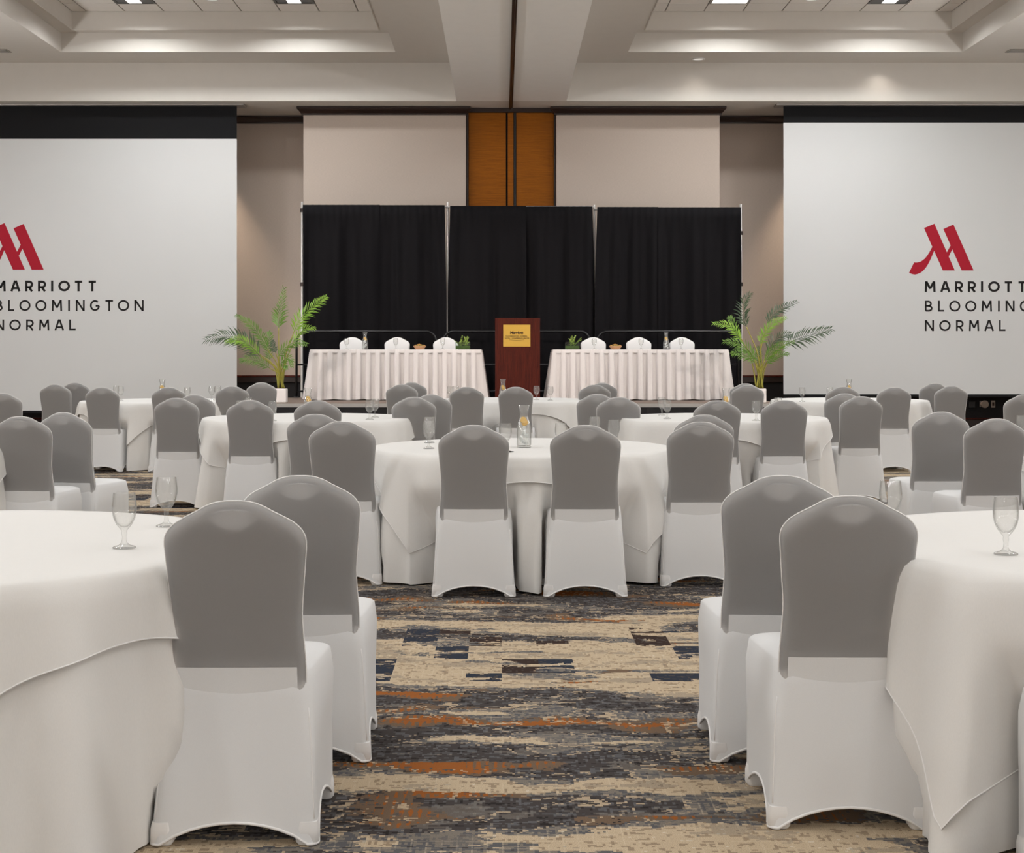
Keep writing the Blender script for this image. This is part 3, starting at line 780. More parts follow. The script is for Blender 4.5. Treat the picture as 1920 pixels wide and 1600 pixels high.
# lectern
def lectern():
    Y = 22.55; xa = at(928.5, 0, Y).x; xb = at(1012.5, 0, Y).x; cx_ = (xa+xb)/2; hw = (xb-xa)/2; ht = at(0, 597.5, Y).z-SZ
    t = thing('lectern', 'tall mahogany lectern with a brass plaque, centre of the stage', 'lectern', (cx_, Y, SZ))
    MB().box((-hw, 0, 0.03), (hw, 0.025, ht), 0.004).build('front_panel', 'mahogany', t)
    for s in (-1, 1):
        MB().prism([(0.025, 0.03), (0.46, 0.03), (0.46, ht-0.16), (0.025, ht-0.005)], s*hw, s*(hw-0.022), 'x').build('side_panel', 'mahogany', t)
    MB().prism([(0.02, ht-0.005), (0.48, ht-0.17), (0.48, ht-0.15), (0.02, ht+0.006)], -hw-0.005, hw+0.005, 'x').build('reading_top', 'mahogany', t)
    MB().box((-hw+0.02, 0.06, 0.55), (hw-0.02, 0.44, 0.57)).build('shelf', 'mahogany', t)
    MB().box((-hw+0.01, 0.015, 0.0), (hw-0.01, 0.45, 0.035), 0.004).build('plinth', 'dark_wood', t)
    pl = at(969, 629.5, Y); pw = 25.5/F*Y; ph_ = 20.5/F*Y
    px, pz = pl.x-cx_, pl.z-SZ
    p = MB().box((px-pw, -0.008, pz-ph_), (px+pw, 0, pz+ph_), 0.002).build('plaque', 'gold_plate', t); p['label'] = 'brass plaque with dark engraved lettering'
    def txt(s, size, x, z, bold=False, shear=0.0, sp=1.0, width=None):
        c = bpy.data.curves.new('engraving', 'FONT'); c.body = s; c.size = size; c.align_x = 'CENTER'; c.space_character = sp; c.shear = shear
        c.offset = 0.0022 if bold else 0.0008; c.extrude = 0.0004
        o = bpy.data.objects.new('engraving', c); COL.objects.link(o)
        dg = bpy.context.evaluated_depsgraph_get(); dg.update()
        me = bpy.data.meshes.new_from_object(o.evaluated_get(dg)); bpy.data.objects.remove(o)
        xs_ = [v.co.x for v in me.vertices]; k = (width/(max(xs_)-min(xs_))) if width else 1
        me.transform(Matrix.Scale(k, 4, (1, 0, 0)))
        me.transform(Matrix.Translation((x, -0.009, z)) @ Matrix.Rotation(PI/2, 4, 'X'))
        me.materials.clear(); link('engraving', me, 'plaque_ink', p)
    s1 = Y/F
    txt('Marriott', 0.062, px-0.5*s1, at(0, 626.5, Y).z-SZ, True, 0.12, 0.95, 25*s1)
    txt('BLOOMINGTON  NORMAL', 0.017, px-0.5*s1, at(0, 631.2, Y).z-SZ, False, 0, 1.0, 41*s1)
    txt('HOTEL & CONFERENCE CENTER', 0.017, px+0.5*s1, at(0, 635.0, Y).z-SZ, False, 0, 1.0, 46*s1)
    b = MB(); z0 = at(0, 637.5, Y).z-SZ
    ribbon(b, [(px+(k/10-0.5)*28*s1, z0-0.006*math.sin(PI*k/10)) for k in range(11)], 0.004, -0.0092); b.build('engraving', 'plaque_ink', p)
lectern()

# ------------------------------------------------------------------ covered banquet chair
CHAIR_H = 0.94
OUT = [(0.345, 0.183), (0.40, 0.187), (0.477, 0.187), (0.55, 0.182), (0.622, 0.1785), (0.70, 0.184), (0.78, 0.1905), (0.828, 0.193), (0.852, 0.186),
       (0.873, 0.169), (0.890, 0.144), (0.910, 0.105), (0.922, 0.084), (0.931, 0.0645), (0.937, 0.042), (0.9395, 0.020), (0.940, 0.0)]
def lean(z): return interp([(0.30, -0.150), (0.36, -0.1585), (0.40, -0.1610), (0.45, -0.165), (0.60, -0.183), (0.80, -0.215), (0.95, -0.245)], z)
def back_shape(inset, half_t, M_=14):
    """closed pad following the crown-back outline"""
    side = spline([(x, z, 0) for z, x in OUT], 3)                # right side, bottom to top; x, z
    side = [(p.x, p.y) for p in side]; n = len(side); nr = []
    for i in range(n):
        a, c = side[max(0, i-1)], side[min(n-1, i+1)]
        d = Vector((c[0]-a[0], c[1]-a[1])).normalized(); nr.append(Vector((d.y, -d.x)))
    nr[-1] = Vector((0, 1))
    R = 0.022
    b = MB(); K = 6
    def P(x, z, y): return (x, lean(z)+y, z)
    def row(i, sgn):
        x = side[i][0]-nr[i].x*(R+inset); z = side[i][1]-nr[i].y*(R+inset); x = max(0, x)
        out = []
        for k in range(M_+1):
            s = -1+2*k/M_; bul = 0.006*(1-s*s)
            out.append(P(x*s, z, sgn*(half_t+bul)))
        return out
    for sgn in (1, -1): b.quad_grid([row(i, sgn) for i in range(n)])
    for s in (1, -1):
        rows = []
        for k in range(K*2+1):
            a = -PI/2+PI*k/(K*2); rows.append([])
            for i in range(n):
                o_ = R*math.cos(a)-(R+inset)
                x = max(0.0, side[i][0]+nr[i].x*o_); z = side[i][1]+nr[i].y*o_
                rows[-1].append(P(s*x, z, half_t*math.sin(a)))
        b.quad_grid(rows)
    return b
def corner_loop(hwr, hwf, yr, yf, r, nc=6, ns=9):
    """rounded rectangle, returned with side weights (0 at the corners, 1 mid-side) and side index"""
    C = [((hwr-r, yr+r), -90), ((hwf-r, yf-r), 0), ((-hwf+r, yf-r), 90), ((-hwr+r, yr+r), 180)]
    pts = []
    for ci, ((cx_, cy_), a0) in enumerate(C):
        for k in range(nc+1):
            a = math.radians(a0+90*k/nc); pts.append((cx_+r*math.cos(a), cy_+r*math.sin(a), 0.0, -1))
        nxt = C[(ci+1) % 4]; a = math.radians(a0+90)
        p = Vector((cx_+r*math.cos(a), cy_+r*math.sin(a))); a2 = math.radians(nxt[1]); q = Vector((nxt[0][0]+r*math.cos(a2), nxt[0][1]+r*math.sin(a2)))
        for k in range(1, ns+1):
            t = k/(ns+1); m = p.lerp(q, t); pts.append((m.x, m.y, 4*t*(1-t), ci))
    return pts           # sides: 0 right, 1 front, 2 left, 3 rear
def make_chair():
    root = thing('banquet_chair', 'x', 'chair')
    b = back_shape(0.0, 0.026); nback_face = (3*(len(OUT)-1))*14; nback_all = len(b.f)
    # body: seat and skirt of the cover
    LV = 14; rows = []; hem = []
    ARCH = [0.075, 0.055, 0.075, 0.056]
    for j in range(LV+1):
        t = j/LV                                                # 0 seat edge .. 1 hem
        hwr = interp([(0, 0.200), (0.2, 0.208), (0.6, 0.217), (1, 0.228)], t); hwf = interp([(0, 0.222), (0.15, 0.230), (0.5, 0.224), (1, 0.226)], t)
        yr = interp([(0, -0.172), (0.06, -0.188), (0.13, -0.193), (0.25, -0.199), (0.45, -0.213), (0.7, -0.232), (1, -0.254)], t); yf = interp([(0, 0.235), (0.12, 0.247), (0.5, 0.238), (1, 0.232)], t)
        r = lerp(0.055, 0.026, smoothstep(0, 0.5, t))
        lp = corner_loop(hwr, hwf, yr, yf, r); row = []
        for (x, y, wgt, sd) in lp:
            zh = 0.006+(ARCH[sd]*(wgt**0.85) if sd >= 0 else 0.0)
            pull = 0.016*wgt*smoothstep(0.15, 1, t) if sd >= 0 else 0.0
            if sd in (0, 2): x *= 1-pull*3.2
            if sd in (1, 3): y *= 1-pull*2.6
            z = lerp(0.458, zh, t)
            row.append((x, y, z))
        rows.append(row)
        if j == LV: hem = row
    top = []
    for k, (sc, dz) in enumerate([(0.0, 0.020), (0.35, 0.0195), (0.6, 0.018), (0.8, 0.0145), (0.91, 0.009), (0.97, 0.004)]):
        cy_ = 0.04
        top.append([(x*sc, cy_+(y-cy_)*sc, 0.460+dz) for (x, y, z) in rows[0]])
    b.quad_grid(top+rows, True)
    me = bpy.data.meshes.new('stretch_cover'); me.from_pydata(b.v, [], b.f)
    nf_ = nback_face                                    # rear of the back takes a darker, see-through cloth to paint its shade
    def thin(i):  # picks the faces that take the shade material
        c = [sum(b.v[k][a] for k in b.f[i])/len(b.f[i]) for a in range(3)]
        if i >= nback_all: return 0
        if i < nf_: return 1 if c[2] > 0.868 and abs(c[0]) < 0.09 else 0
        if i >= 2*nf_ and c[1] > lean(c[2])+0.004: return 0  # front half of the rim stays white as a lit edge
        return 1 if c[2] > 0.488 or (abs(c[0]) > 0.160 and c[2] > 0.37) else 0  # band below the pad stays white for light showing through
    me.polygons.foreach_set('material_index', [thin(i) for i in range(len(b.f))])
    bm = bmesh.new(); bm.from_mesh(me); bmesh.ops.remove_doubles(bm, verts=list(bm.verts), dist=1e-5); bmesh.ops.recalc_face_normals(bm, faces=list(bm.faces))
    for f in bm.faces: f.smooth = True
    bm.to_mesh(me); bm.free(); me.materials.append(M['chair_cover']); me.materials.append(M['chair_cover_shaded'])
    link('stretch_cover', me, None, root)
    MB().tube([(x, y, z) for x, y, z in hem], 0.0042, 6, False, True).build('hem_trim', 'trim_white', root, True)
    # seams up the rear corners and round the seat edge
    nloop = len(rows[0])
    for idx in (3, nloop-9-4):
        MB().tube([rows[j][idx] for j in range(3, LV-1)], 0.0022, 5).build('seam', 'trim_white', root, True)
    side = spline([(x, z, 0) for z, x in OUT], 3); pts = [(p.x+0.0005, lean(p.y)-0.006, p.y+0.0005) for p in side]
    MB().tube([(-x, y, z) for x, y, z in pts][:-1]+pts[::-1], 0.0022, 5).build('back_seam', 'trim_white', root, True)
    # heavier pockets that hold the feet
    pk = MB(); lo = corner_loop(0.032, 0.032, -0.030, 0.030, 0.016, 4, 2)
    pr = [[(x*s, y*s, z) for x, y, _, _ in lo] for s, z in ((0.0, 0.001), (0.8, 0.001), (1.0, 0.010), (0.98, 0.045), (0.86, 0.064), (0.0, 0.066))]
    pk.quad_grid(pr, True); pme = pk.mesh('foot_pocket', True, True, auto=50); pme.materials.append(M['trim_white'])
    for sx in (-1, 1):
        for y in (-0.220, 0.203):
            o = link('foot_pocket', pme, None, root); o.location = (sx*0.198, y, 0)
    # what is under the cover: padded back with a hand-hold gap at the top, and the tube frame
    cu = MB()
    def outline_z(x):
        for (z0, x0), (z1, x1) in zip(OUT[7:], OUT[8:]):
            if x1 <= abs(x) <= x0: return z0+(z1-z0)*(x0-abs(x))/max(1e-6, x0-x1)
        return 0.82
    nxc = 22; cols = {1: [], -1: []}
    for i in range(nxc+1):
        s = -1+2*i/nxc; xt = 0.158*s
        zt = min(outline_z(xt)-0.022, 0.868+0.05*(abs(xt)/0.085)**2)
        for sg in (1, -1):
            c_ = []
            for k in range(13):
                z = lerp(0.492, zt, k/12); wz = (interp(OUT[:9], z)-0.026)/0.158 if z < 0.85 else 1.0
                c_.append((min(1.06, wz)*xt, lean(z)+sg*0.017, z))
            cols[sg].append(c_)
    cu.quad_grid(cols[1]); cu.quad_grid(cols[-1])
    ring1 = cols[1][0]+[c[-1] for c in cols[1][1:]]+cols[1][-1][-2::-1]+[c[0] for c in cols[1][-2:0:-1]]
    ring2 = cols[-1][0]+[c[-1] for c in cols[-1][1:]]+cols[-1][-1][-2::-1]+[c[0] for c in cols[-1][-2:0:-1]]
    cu.quad_grid([ring1, ring2], True); cu.build('back_pad', 'upholstery', root)
    MB().lathe([(0, 0.438), (0.185, 0.436), (0.196, 0.446), (0.19, 0.456), (0.15, 0.464), (0, 0.470)], 24, (0, 0.03, 0)).build('seat_bounce_pad', 'trim_white', root, True)  # white pad added under the seat cover to bounce light back
    fp = [(max(0, p.x-0.016), lean(p.y), p.y-0.016) for p in side if p.y > 0.37]
    MB().tube([(-x, y, z) for x, y, z in fp][:-1]+fp[::-1], 0.012, 6).build('back_frame', 'frame_dark', root, True)
    return root
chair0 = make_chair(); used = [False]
CHAIRS = []
def chair(x, y, rz, label, group, z=0.0, flip=False):
    """x, y: centre of the seat on the floor; rz: heading, 0 faces the stage"""
    o = chair0 if not used[0] else copy_tree(chair0); used[0] = True
    o.location = (x, y, z); o.rotation_euler = (0, 0, rz); o['label'] = label; o['group'] = group
    CHAIRS.append((x, y, rz)); return o
def chair_px(u, ytop, deg, label, group, Y=None):
    """u: centre of the crown in the frame; ytop its height there (gives the distance), unless Y is stated"""
    Yt = Y if Y else (EYE-CHAIR_H)*F/(ytop-CY); rz = math.radians(deg)
    x = (u-CX)/F*Yt; c = Vector((x, Yt))-Vector((math.sin(rz)*0.245, -math.cos(rz)*0.245))
    return chair(c.x, c.y, rz, label, group)
G = 'white covered chairs at the round tables'
W_ = 'white covered banquet chair'
for u, yt, dg, Y, lb in [
  # centre table
  (888, 798, 0, None, ', left of the pair before the centre table'), (1098, 798, 0, None, ', right of the pair before the centre table'),
  (641, 791, -2, None, ' left of the centre table, the nearer one'), (592, 779, -6, 9.75, ' left of the centre table, the farther one half hidden'),
  (1314, 792, 2, None, ' right of the centre table, the nearer one'), (1320, 779, 4, 9.65, ' right of the centre table, the farther one half hidden'),
  # front tables
  (439, 940, 1, 4.14, ' nearest the camera on the left, beside the front left table'), (563, 892, 2, 4.97, ' second from the camera on the left, beside the front left table'),
  (1594, 930, -1, 4.28, ' nearest the camera on the right, beside the front right table'), (1465, 892, -2, 4.97, ' second from the camera on the right, beside the front right table'),
  # left table of the second row
  (330, 746, -1, 13.05, ' left of the second-row left table, the nearer one'), (364, 741, -2, 14.0, ' left of the second-row left table, the farther one half hidden'),
  (468, 751, 0, 12.5, ' before the second-row left table, the left one'), (595, 751, 0, 12.40, ' before the second-row left table, the right one'),
  (776, 745.5, 1, 13.3, ' right of the second-row left table, the nearer one'), (808, 741, 1, 14.1, ' right of the second-row left table, the farther one half hidden'),
  # right table of the second row
  (1160, 745.6, -1, 13.3, ' left of the second-row right table, the nearer one'), (1120, 740, -1, 14.2, ' left of the second-row right table, the farther one half hidden'),
  (1345, 750, 0, 12.40, ' before the second-row right table, the left one'), (1471, 751, 2, 12.5, ' before the second-row right table, the right one'),
  (1615, 744, 1, 13.5, ' right of the second-row right table, the nearer one'), (1584, 739, 1, 14.4, ' right of the second-row right table, the farther one half hidden'),
  # far left table
  (103, 721, -4, 18.3, ' left of the far left table, the nearer one'), (140, 717.5, -4, 19.4, ' left of the far left table, the farther one half hidden'),
  (191, 726, -5, 16.9, ' before the far left table, the left one'), (316, 726, 0, 16.9, ' before the far left table, the right one'),
  (435, 724.5, 2, 17.4, ' right of the far left table, the nearer one'), (490, 717, 3, 19.4, ' right of the far left table, beside the white palm pot'),
  # far centre table
  (753, 721, -2, 18.3, ' left of the far centre table, the nearer one'), (772, 718, -2, 19.5, ' left of the far centre table, the farther one half hidden'),
  (875, 726, 0, 17.0, ' before the far centre table, the left one'), (967, 725, 0, 17.05, ' before the far centre table, in front of the lectern'),
  (1115, 722, 2, 18.1, ' right of the far centre table, the nearer one'), (1129, 718.5, 2, 19.2, ' right of the far centre table, the farther one half hidden'),
  # far right table
  (1402, 722.5, -2, 17.9, ' left of the far right table, before the right palm'), (1398, 721, -2, 18.8, ' left of the far right table, the farther almost fully hidden'),
  (1581, 724, 0, 17.1, ' before the far right table, the left one'), (1677, 724, 3, 16.9, ' before the far right table, the right one'),
  (1784, 723.5, 3, 17.5, ' right of the far right table, the nearer one'), (1753, 718.5, 3, 18.9, ' right of the far right table, the farther one half hidden'),
  # tables at the edges of the picture
  (38, 782, -4, 9.4, ' at the left edge of the picture behind the front left table'), (119, 775, -14, 10.0, ' second from the left edge, behind the front left table'),
  (1868, 786.6, 5, 9.1, ' near the right edge behind the front right table'), (1765, 773.5, 2, 10.1, ' left of the one near the right edge, behind front right table'),
  (3, 737.5, 0, 14.6, ' cut by the left picture edge, in the second row'), (1922, 741, 2, 14.1, ' cut by the right picture edge, in the second row'),
]:
    chair_px(u, yt, dg, W_+lb, G, Y)
chair(1.605, 3.83, 0.04, W_+' mostly outside the lower right corner of the picture', G)
unshaded_cover = next(c for c in chair0.children if c.name.startswith('stretch_cover')).data.copy()
unshaded_cover.polygons.foreach_set('material_index', [0]*len(unshaded_cover.polygons))
for u, lb in ((661, 'left stage table, farthest from the lectern'), (745, 'left stage table, the middle one'), (836, 'left stage table, nearest the lectern'),
              (1112, 'right stage table, nearest the lectern'), (1197, 'right stage table, the middle one'), (1278, 'right stage table, farthest from the lectern')):
    o = chair(at(u, 0, 23.45).x, 23.18, PI, 'white covered chair facing the room behind the '+lb, 'white covered chairs on the stage', SZ)
    for ch in o.children:                              # stage chairs: same cloth without the painted shade
        if ch.name.startswith('stretch_cover'): ch.data = unshaded_cover

# ------------------------------------------------------------------ round tables and their cloths
T_H = 0.755
def clear_radius(cx_, cy_, ths, rear=-0.12):
    """how far the hanging cloth may reach before it meets a chair pushed under the table"""
    res = []
    near = [(x, y, rz) for x, y, rz in CHAIRS if (Vector((x, y))-Vector((cx_, cy_))).length < 1.7]
    for th in ths:
        best = 1.4; r = 0.35
        while r < 1.3:
            px, py = cx_+r*math.cos(th), cy_+r*math.sin(th)
            for x, y, rz in near:
                dx, dy = px-x, py-y; lx = dx*math.cos(rz)+dy*math.sin(rz); ly = -dx*math.sin(rz)+dy*math.cos(rz)
                if abs(lx) < 0.215 and rear < ly < 0.255: best = r-0.012; break
            if best < 1.4: break
            r += 0.012
        res.append(best)
    return res
def round_table(cx_, cy_, R, rot, off, where, seed):
    rnd = random.Random(seed)
    NT = 240; ths = [2*PI*k/NT for k in range(NT)]
    clr = clear_radius(cx_, cy_, ths)
    def smooth(L, w_):
        n = len(L); m = [min(L[(i+k) % n] for k in range(-w_, w_+1)) for i in range(n)]
        return [sum(m[(i+k) % n] for k in range(-w_, w_+1))/(2*w_+1) for i in range(n)]
    clr = smooth(clr, 2); clr2 = smooth(clear_radius(cx_, cy_, ths, -0.27), 1)
    t = thing('round_table', 'round banquet table in a floor-length white cloth, %s' % where, 'table', (cx_, cy_, 0), 0, 'round banquet tables')
    o = MB().lathe([(0, T_H-0.03), (R-0.01, T_H-0.03), (R-0.004, T_H-0.018), (R-0.01, T_H-0.006), (0, T_H-0.006)], 64).build('tabletop', 'trim_white', t, True, True, auto=40)
    nf = rnd.randint(13, 16); ph = [rnd.uniform(0, 6.28) for _ in range(8)]
    def fold(th, tt, a=1.0):
        f = 0.5+0.5*math.sin(nf*th+ph[0]+0.9*math.sin(3*th+ph[1]))
        f2 = math.sin((nf*2-3)*th+ph[2]+1.2*math.sin(2*th+ph[3])); f3 = math.sin(5*th+ph[4])
        return a*(0.115*(f**1.8)+0.016*f2+0.018*f3)*tt
    def rad(th, i, z, base):
        r = base
        lim = max(clr[i], R-0.05-0.17*smoothstep(0.45, 0.12, z)); k = smoothstep(0.60, 0.40, z)
        lim = lerp(lim, min(lim, max(clr2[i], R-0.10)), smoothstep(0.50, 0.08, z))
        if r > lim: r = lerp(r, lim, k)
        return r
    # floor-length cloth
    rows = []; zs = [T_H-0.004, T_H-0.012, T_H-0.03, 0.66, 0.58, 0.50, 0.42, 0.34, 0.26, 0.18, 0.10, 0.05, 0.012]
    for z in zs:
        tt = (T_H-z)/T_H
        base = [R-0.003+0.012*min(1, tt*14)+0.035*tt+fold(th, tt**0.85) for th in ths]
        rows.append([(rad(th, i, z, base[i])*math.cos(th), rad(th, i, z, base[i])*math.sin(th), z+0.006*math.sin(7*th+ph[5])*(tt > 0.95)) for i, th in enumerate(ths)])
    b = MB(); b.quad_grid(rows, True); b.build('floor_cloth', 'table_linen', t, True)
    # square overlay
    ov = MB(); A = 1.055; top = []
    for rr in (0.0, 0.3, 0.6, 0.85, 0.95):
        top.append([(R*rr*math.cos(th), R*rr*math.sin(th), T_H+0.003+0.0012*math.sin(3*th+rr*9+ph[6])) for th in ths])
    L = []
    for th in ths:
        c, s = math.cos(th-rot), math.sin(th-rot)
        d = [((A+(off[0] if c > 0 else -off[0]))/max(1e-6, abs(c))), ((A+(off[1] if s > 0 else -off[1]))/max(1e-6, abs(s)))]
        L.append(max(0.06, min(d)-R))
    # the hanging corners swing and shorten a little
    NS = 14; rows = []
    for j in range(NS+1):
        s = j/NS; row = []
        for i, th in enumerate(ths):
            drop = L[i]*s
            edge = 0.022
            if drop < edge*1.57:
                a = drop/edge; r = R-0.004-0.0+edge*math.sin(a)*0.6; z = T_H+0.003-edge*(1-math.cos(a))
            else:
                z = T_H+0.003-edge-(drop-edge*1.57); r = R-0.004+edge*0.6
            z = max(z, 0.03)
            tt = max(0.0, (T_H-z)/T_H)
            long_ = smoothstep(0.2, 0.55, L[i])
            r += 0.013*min(1, tt*14)+0.035*tt+fold(th, tt**0.85)+0.008+0.02*tt*long_*math.sin(nf*2.0*th+ph[7])
            r = rad(th, i, z, r)+0.004
            row.append((r*math.cos(th), r*math.sin(th), z))
        rows.append(row)
    ov.quad_grid(top+rows, True)
    o = ov.build('table_overlay', 'table_linen', None, True, True); o.location = (cx_, cy_, 0)
    tag(o, 'white square cloth laid over the round table, %s' % where, 'tablecloth', 'square overlay cloths')
    b = MB(); b.tube([p for p in rows[-1]], 0.0026, 5, False, True); b.build('hem', 'trim_white', o, True)
TABLES = [
 (0.12, 9.38, 0.905, 0.03, (0, 0), 'centre of the middle aisle', 11),
 (-1.77, 4.68, 0.945, -0.66, (0.09, 0.09), 'front left, nearest the camera', 12),
 (2.01, 4.70, 0.94, -0.11, (-0.10, -0.10), 'front right, nearest the camera', 13),
 (-1.72, 13.5, 0.905, 0.06, (0, 0), 'second row, left of the centre table', 14),
 (1.95, 13.5, 0.905, -0.12, (0, 0), 'second row, right of the centre table', 15),
 (-4.03, 17.95, 0.905, 0.55, (0, 0), 'far left, below the left screen', 16),
 (0.12, 18.35, 0.905, 0.25, (0, 0), 'far centre, before the lectern', 17),
 (4.17, 18.25, 0.905, -0.25, (0, 0), 'far right, below the right screen', 18),
 (-4.02, 9.6, 0.905, 0.1, (0, 0), 'cut by the left picture edge', 19),
 (4.10, 9.55, 0.905, 0.2, (0, 0), 'cut by the right picture edge', 20)]
for a in TABLES: round_table(*a)

# ------------------------------------------------------------------ glassware
def goblet_mesh():
    outer = [(0.0, 0.0), (0.033, 0.0), (0.0345, 0.003), (0.030, 0.006), (0.016, 0.010), (0.008, 0.018), (0.0062, 0.034), (0.0085, 0.043), (0.0075, 0.052),
             (0.014, 0.060), (0.024, 0.073), (0.032, 0.090), (0.0362, 0.110), (0.0365, 0.128), (0.0345, 0.148), (0.0325, 0.165)]
    inner = [(0.0312, 0.1655), (0.0305, 0.164), (0.0325, 0.148), (0.0345, 0.128), (0.0342, 0.110), (0.0300, 0.091), (0.0215, 0.075), (0.011, 0.065), (0.0, 0.062)]
    return MB().lathe(outer+inner, 28, closed=True).mesh('goblet', True, True, auto=60)
gob = goblet_mesh(); gob.materials.append(M['goblet_glass'])
def goblet(x, y, label, z=T_H+0.0045, group='water goblets on the round tables'):
    o = bpy.data.objects.new('water_goblet', gob); COL.objects.link(o); o.location = (x, y, z); o.rotation_euler = (0, 0, random.uniform(0, 6))
    tag(o, label, 'goblet', group)
def carafe_meshes():
    out = [(0.0, 0.0), (0.040, 0.0), (0.0435, 0.004), (0.0445, 0.03), (0.044, 0.09), (0.041, 0.125), (0.034, 0.155), (0.0265, 0.182), (0.0245, 0.20), (0.027, 0.222), (0.034, 0.252), (0.0352, 0.258)]
    inn = [(0.0338, 0.2582), (0.0325, 0.252), (0.0255, 0.222), (0.0228, 0.20), (0.0248, 0.182), (0.0322, 0.155), (0.039, 0.125), (0.042, 0.09), (0.0422, 0.03), (0.040, 0.010), (0.0, 0.009)]
    g1 = MB().lathe(out+inn, 30, closed=True).mesh('carafe', True, True, auto=60); g1.materials.append(M['goblet_glass'])
    wt = [(0.0, 0.0095), (0.0396, 0.0105), (0.0418, 0.03), (0.0416, 0.09), (0.0386, 0.125), (0.0318, 0.155), (0.0244, 0.182), (0.0235, 0.188), (0.0, 0.188)]
    g2 = MB().lathe(wt, 30).mesh('water', True, True, auto=50); g2.materials.append(M['water'])
    b = MB(); b.lathe([(0, -0.004), (0.021, -0.004), (0.0225, 0), (0.021, 0.004), (0, 0.004)], 20); g3 = b.mesh('lemon_slice', True, True, auto=40); g3.materials.append(M['lemon'])
    b = MB(); b.box((-0.012, -0.012, -0.012), (0.012, 0.012, 0.012), 0.004); g4 = b.mesh('ice_cube'); g4.materials.append(M['ice'])
    return g1, g2, g3, g4
CF = carafe_meshes()
def carafe(x, y, label, z=T_H+0.0045, seed=0, group='water carafes with lemon'):
    rnd = random.Random(seed)
    t = thing('water_carafe', label, 'carafe', (x, y, z), rnd.uniform(0, 0.6), group)
    link('glass_body', CF[0], None, t); link('water', CF[1], None, t)
    for k, (dx, dz, rx, ry) in enumerate(((-0.004, 0.166, 1.2, 0.5), (0.006, 0.150, 0.9, -0.5))):
        o = link('lemon_slice', CF[2], None, t); o.location = (dx, -0.006+0.008*k, dz); o.rotation_euler = (rx, ry, 0); o.scale = (0.95, 0.95, 1)
    for k in range(10):
        o = link('ice_cube', CF[3], None, t); o.location = (rnd.uniform(-0.02, 0.02), rnd.uniform(-0.02, 0.02), 0.025+0.0115*k); o.rotation_euler = (rnd.random()*3, rnd.random()*3, 0); o.scale = (0.8,)*3
gl_ = 'clear water goblet '
def gpx(u, base, lb, Y=None):
    Yt = Y if Y else (EYE-T_H)*F/(base-CY)
    goblet((u-CX)/F*Yt, Yt, gl_+lb)
gpx(233, 1031, 'on the front left table, the nearer of two'); gpx(312, 990, 'on the front left table, the farther of two')
gpx(1886, 1043, 'on the front right table, at the right picture edge'); gpx(1670, 0, 'on the front right table, half hidden behind a chair', 4.96)
gpx(804, 843, 'on the centre table, left end, the nearer of two'); gpx(805, 832, 'on the centre table, left end, the farther of two')
gpx(948, 0, 'on the centre table, just left of the carafe', 8.85); gpx(1052, 0, 'on the centre table, first right of the carafe', 8.9)
gpx(1115, 0, 'on the centre table, behind the right chair crown', 9.75); gpx(1151, 0, 'on the centre table, rightmost', 9.3)
gpx(693, 788, 'on the second-row left table, right end, the nearer'); gpx(703, 784, 'on the second-row left table, right end, the farther')
gpx(511, 0, 'on the second-row left table, right of the left chair', 12.75); gpx(451, 0, 'on the second-row left table, nearer behind left chair crown', 12.95); gpx(466, 0, 'on the second-row left table, farther behind left chair crown', 13.6)
gpx(1251, 786.6, 'on the second-row right table, left end, the nearer'); gpx(1241, 780, 'on the second-row right table, left end, the farther')
gpx(1418, 790, 'on the second-row right table, between its two near chairs'); gpx(1452, 0, 'on the second-row right table, nearer behind right chair crown', 13.2); gpx(1459, 0, 'on the second-row right table, farther behind right chair crown', 13.7)
gpx(226, 752, 'on the far left table, left end, the nearer'); gpx(218, 749.5, 'on the far left table, left end, the farther')
gpx(397, 751.5, 'on the far left table, right end, left of two'); gpx(408, 750.5, 'on the far left table, right end, right of two'); gpx(351, 0, 'on the far left table, behind its right near chair', 17.6)
gpx(1006, 750.5, 'on the far centre table, just right of its near chair'); gpx(1032, 752, 'on the far centre table, rightmost')
gpx(844, 0, 'on the far centre table, left of two at its left end', 17.95); gpx(855, 0, 'on the far centre table, right of two at its left end', 18.2)
gpx(1504, 754.5, 'on the far right table, at its left end'); gpx(1556, 0, 'on the far right table, behind its left near chair', 17.6)
gpx(1916, 0, 'on the right-edge table, cut by the picture edge', 9.95)
carafe(0.135, 9.27, 'glass carafe of lemon water on the centre table', seed=1)
carafe(-1.72, 13.5, 'glass carafe on the second-row left table, half hidden', seed=2)
carafe(1.99, 13.5, 'glass carafe with lemon on the second-row right table, half hidden', seed=3)
carafe(at(304, 0, 17.7).x, 17.7, 'glass carafe on the far left table, neck showing', seed=4)
carafe(at(943, 0, 17.8).x, 17.8, 'glass carafe with lemon on the far centre table', seed=5)
carafe(at(1592, 0, 17.7).x, 17.7, 'glass carafe on the far right table, neck showing', seed=6)
# pen by the centre table's left chair
o = MB().tube([(-0.06, 0, 0), (0.05, 0.01, 0), (0.07, 0.012, 0)], [0.004, 0.004, 0.0015], 8).build('pen', 'ink_black', None, True); o.location = (0.0, 8.80, T_H+0.0085)
tag(o, 'dark pen on the centre table beside the left chair crown', 'pen')

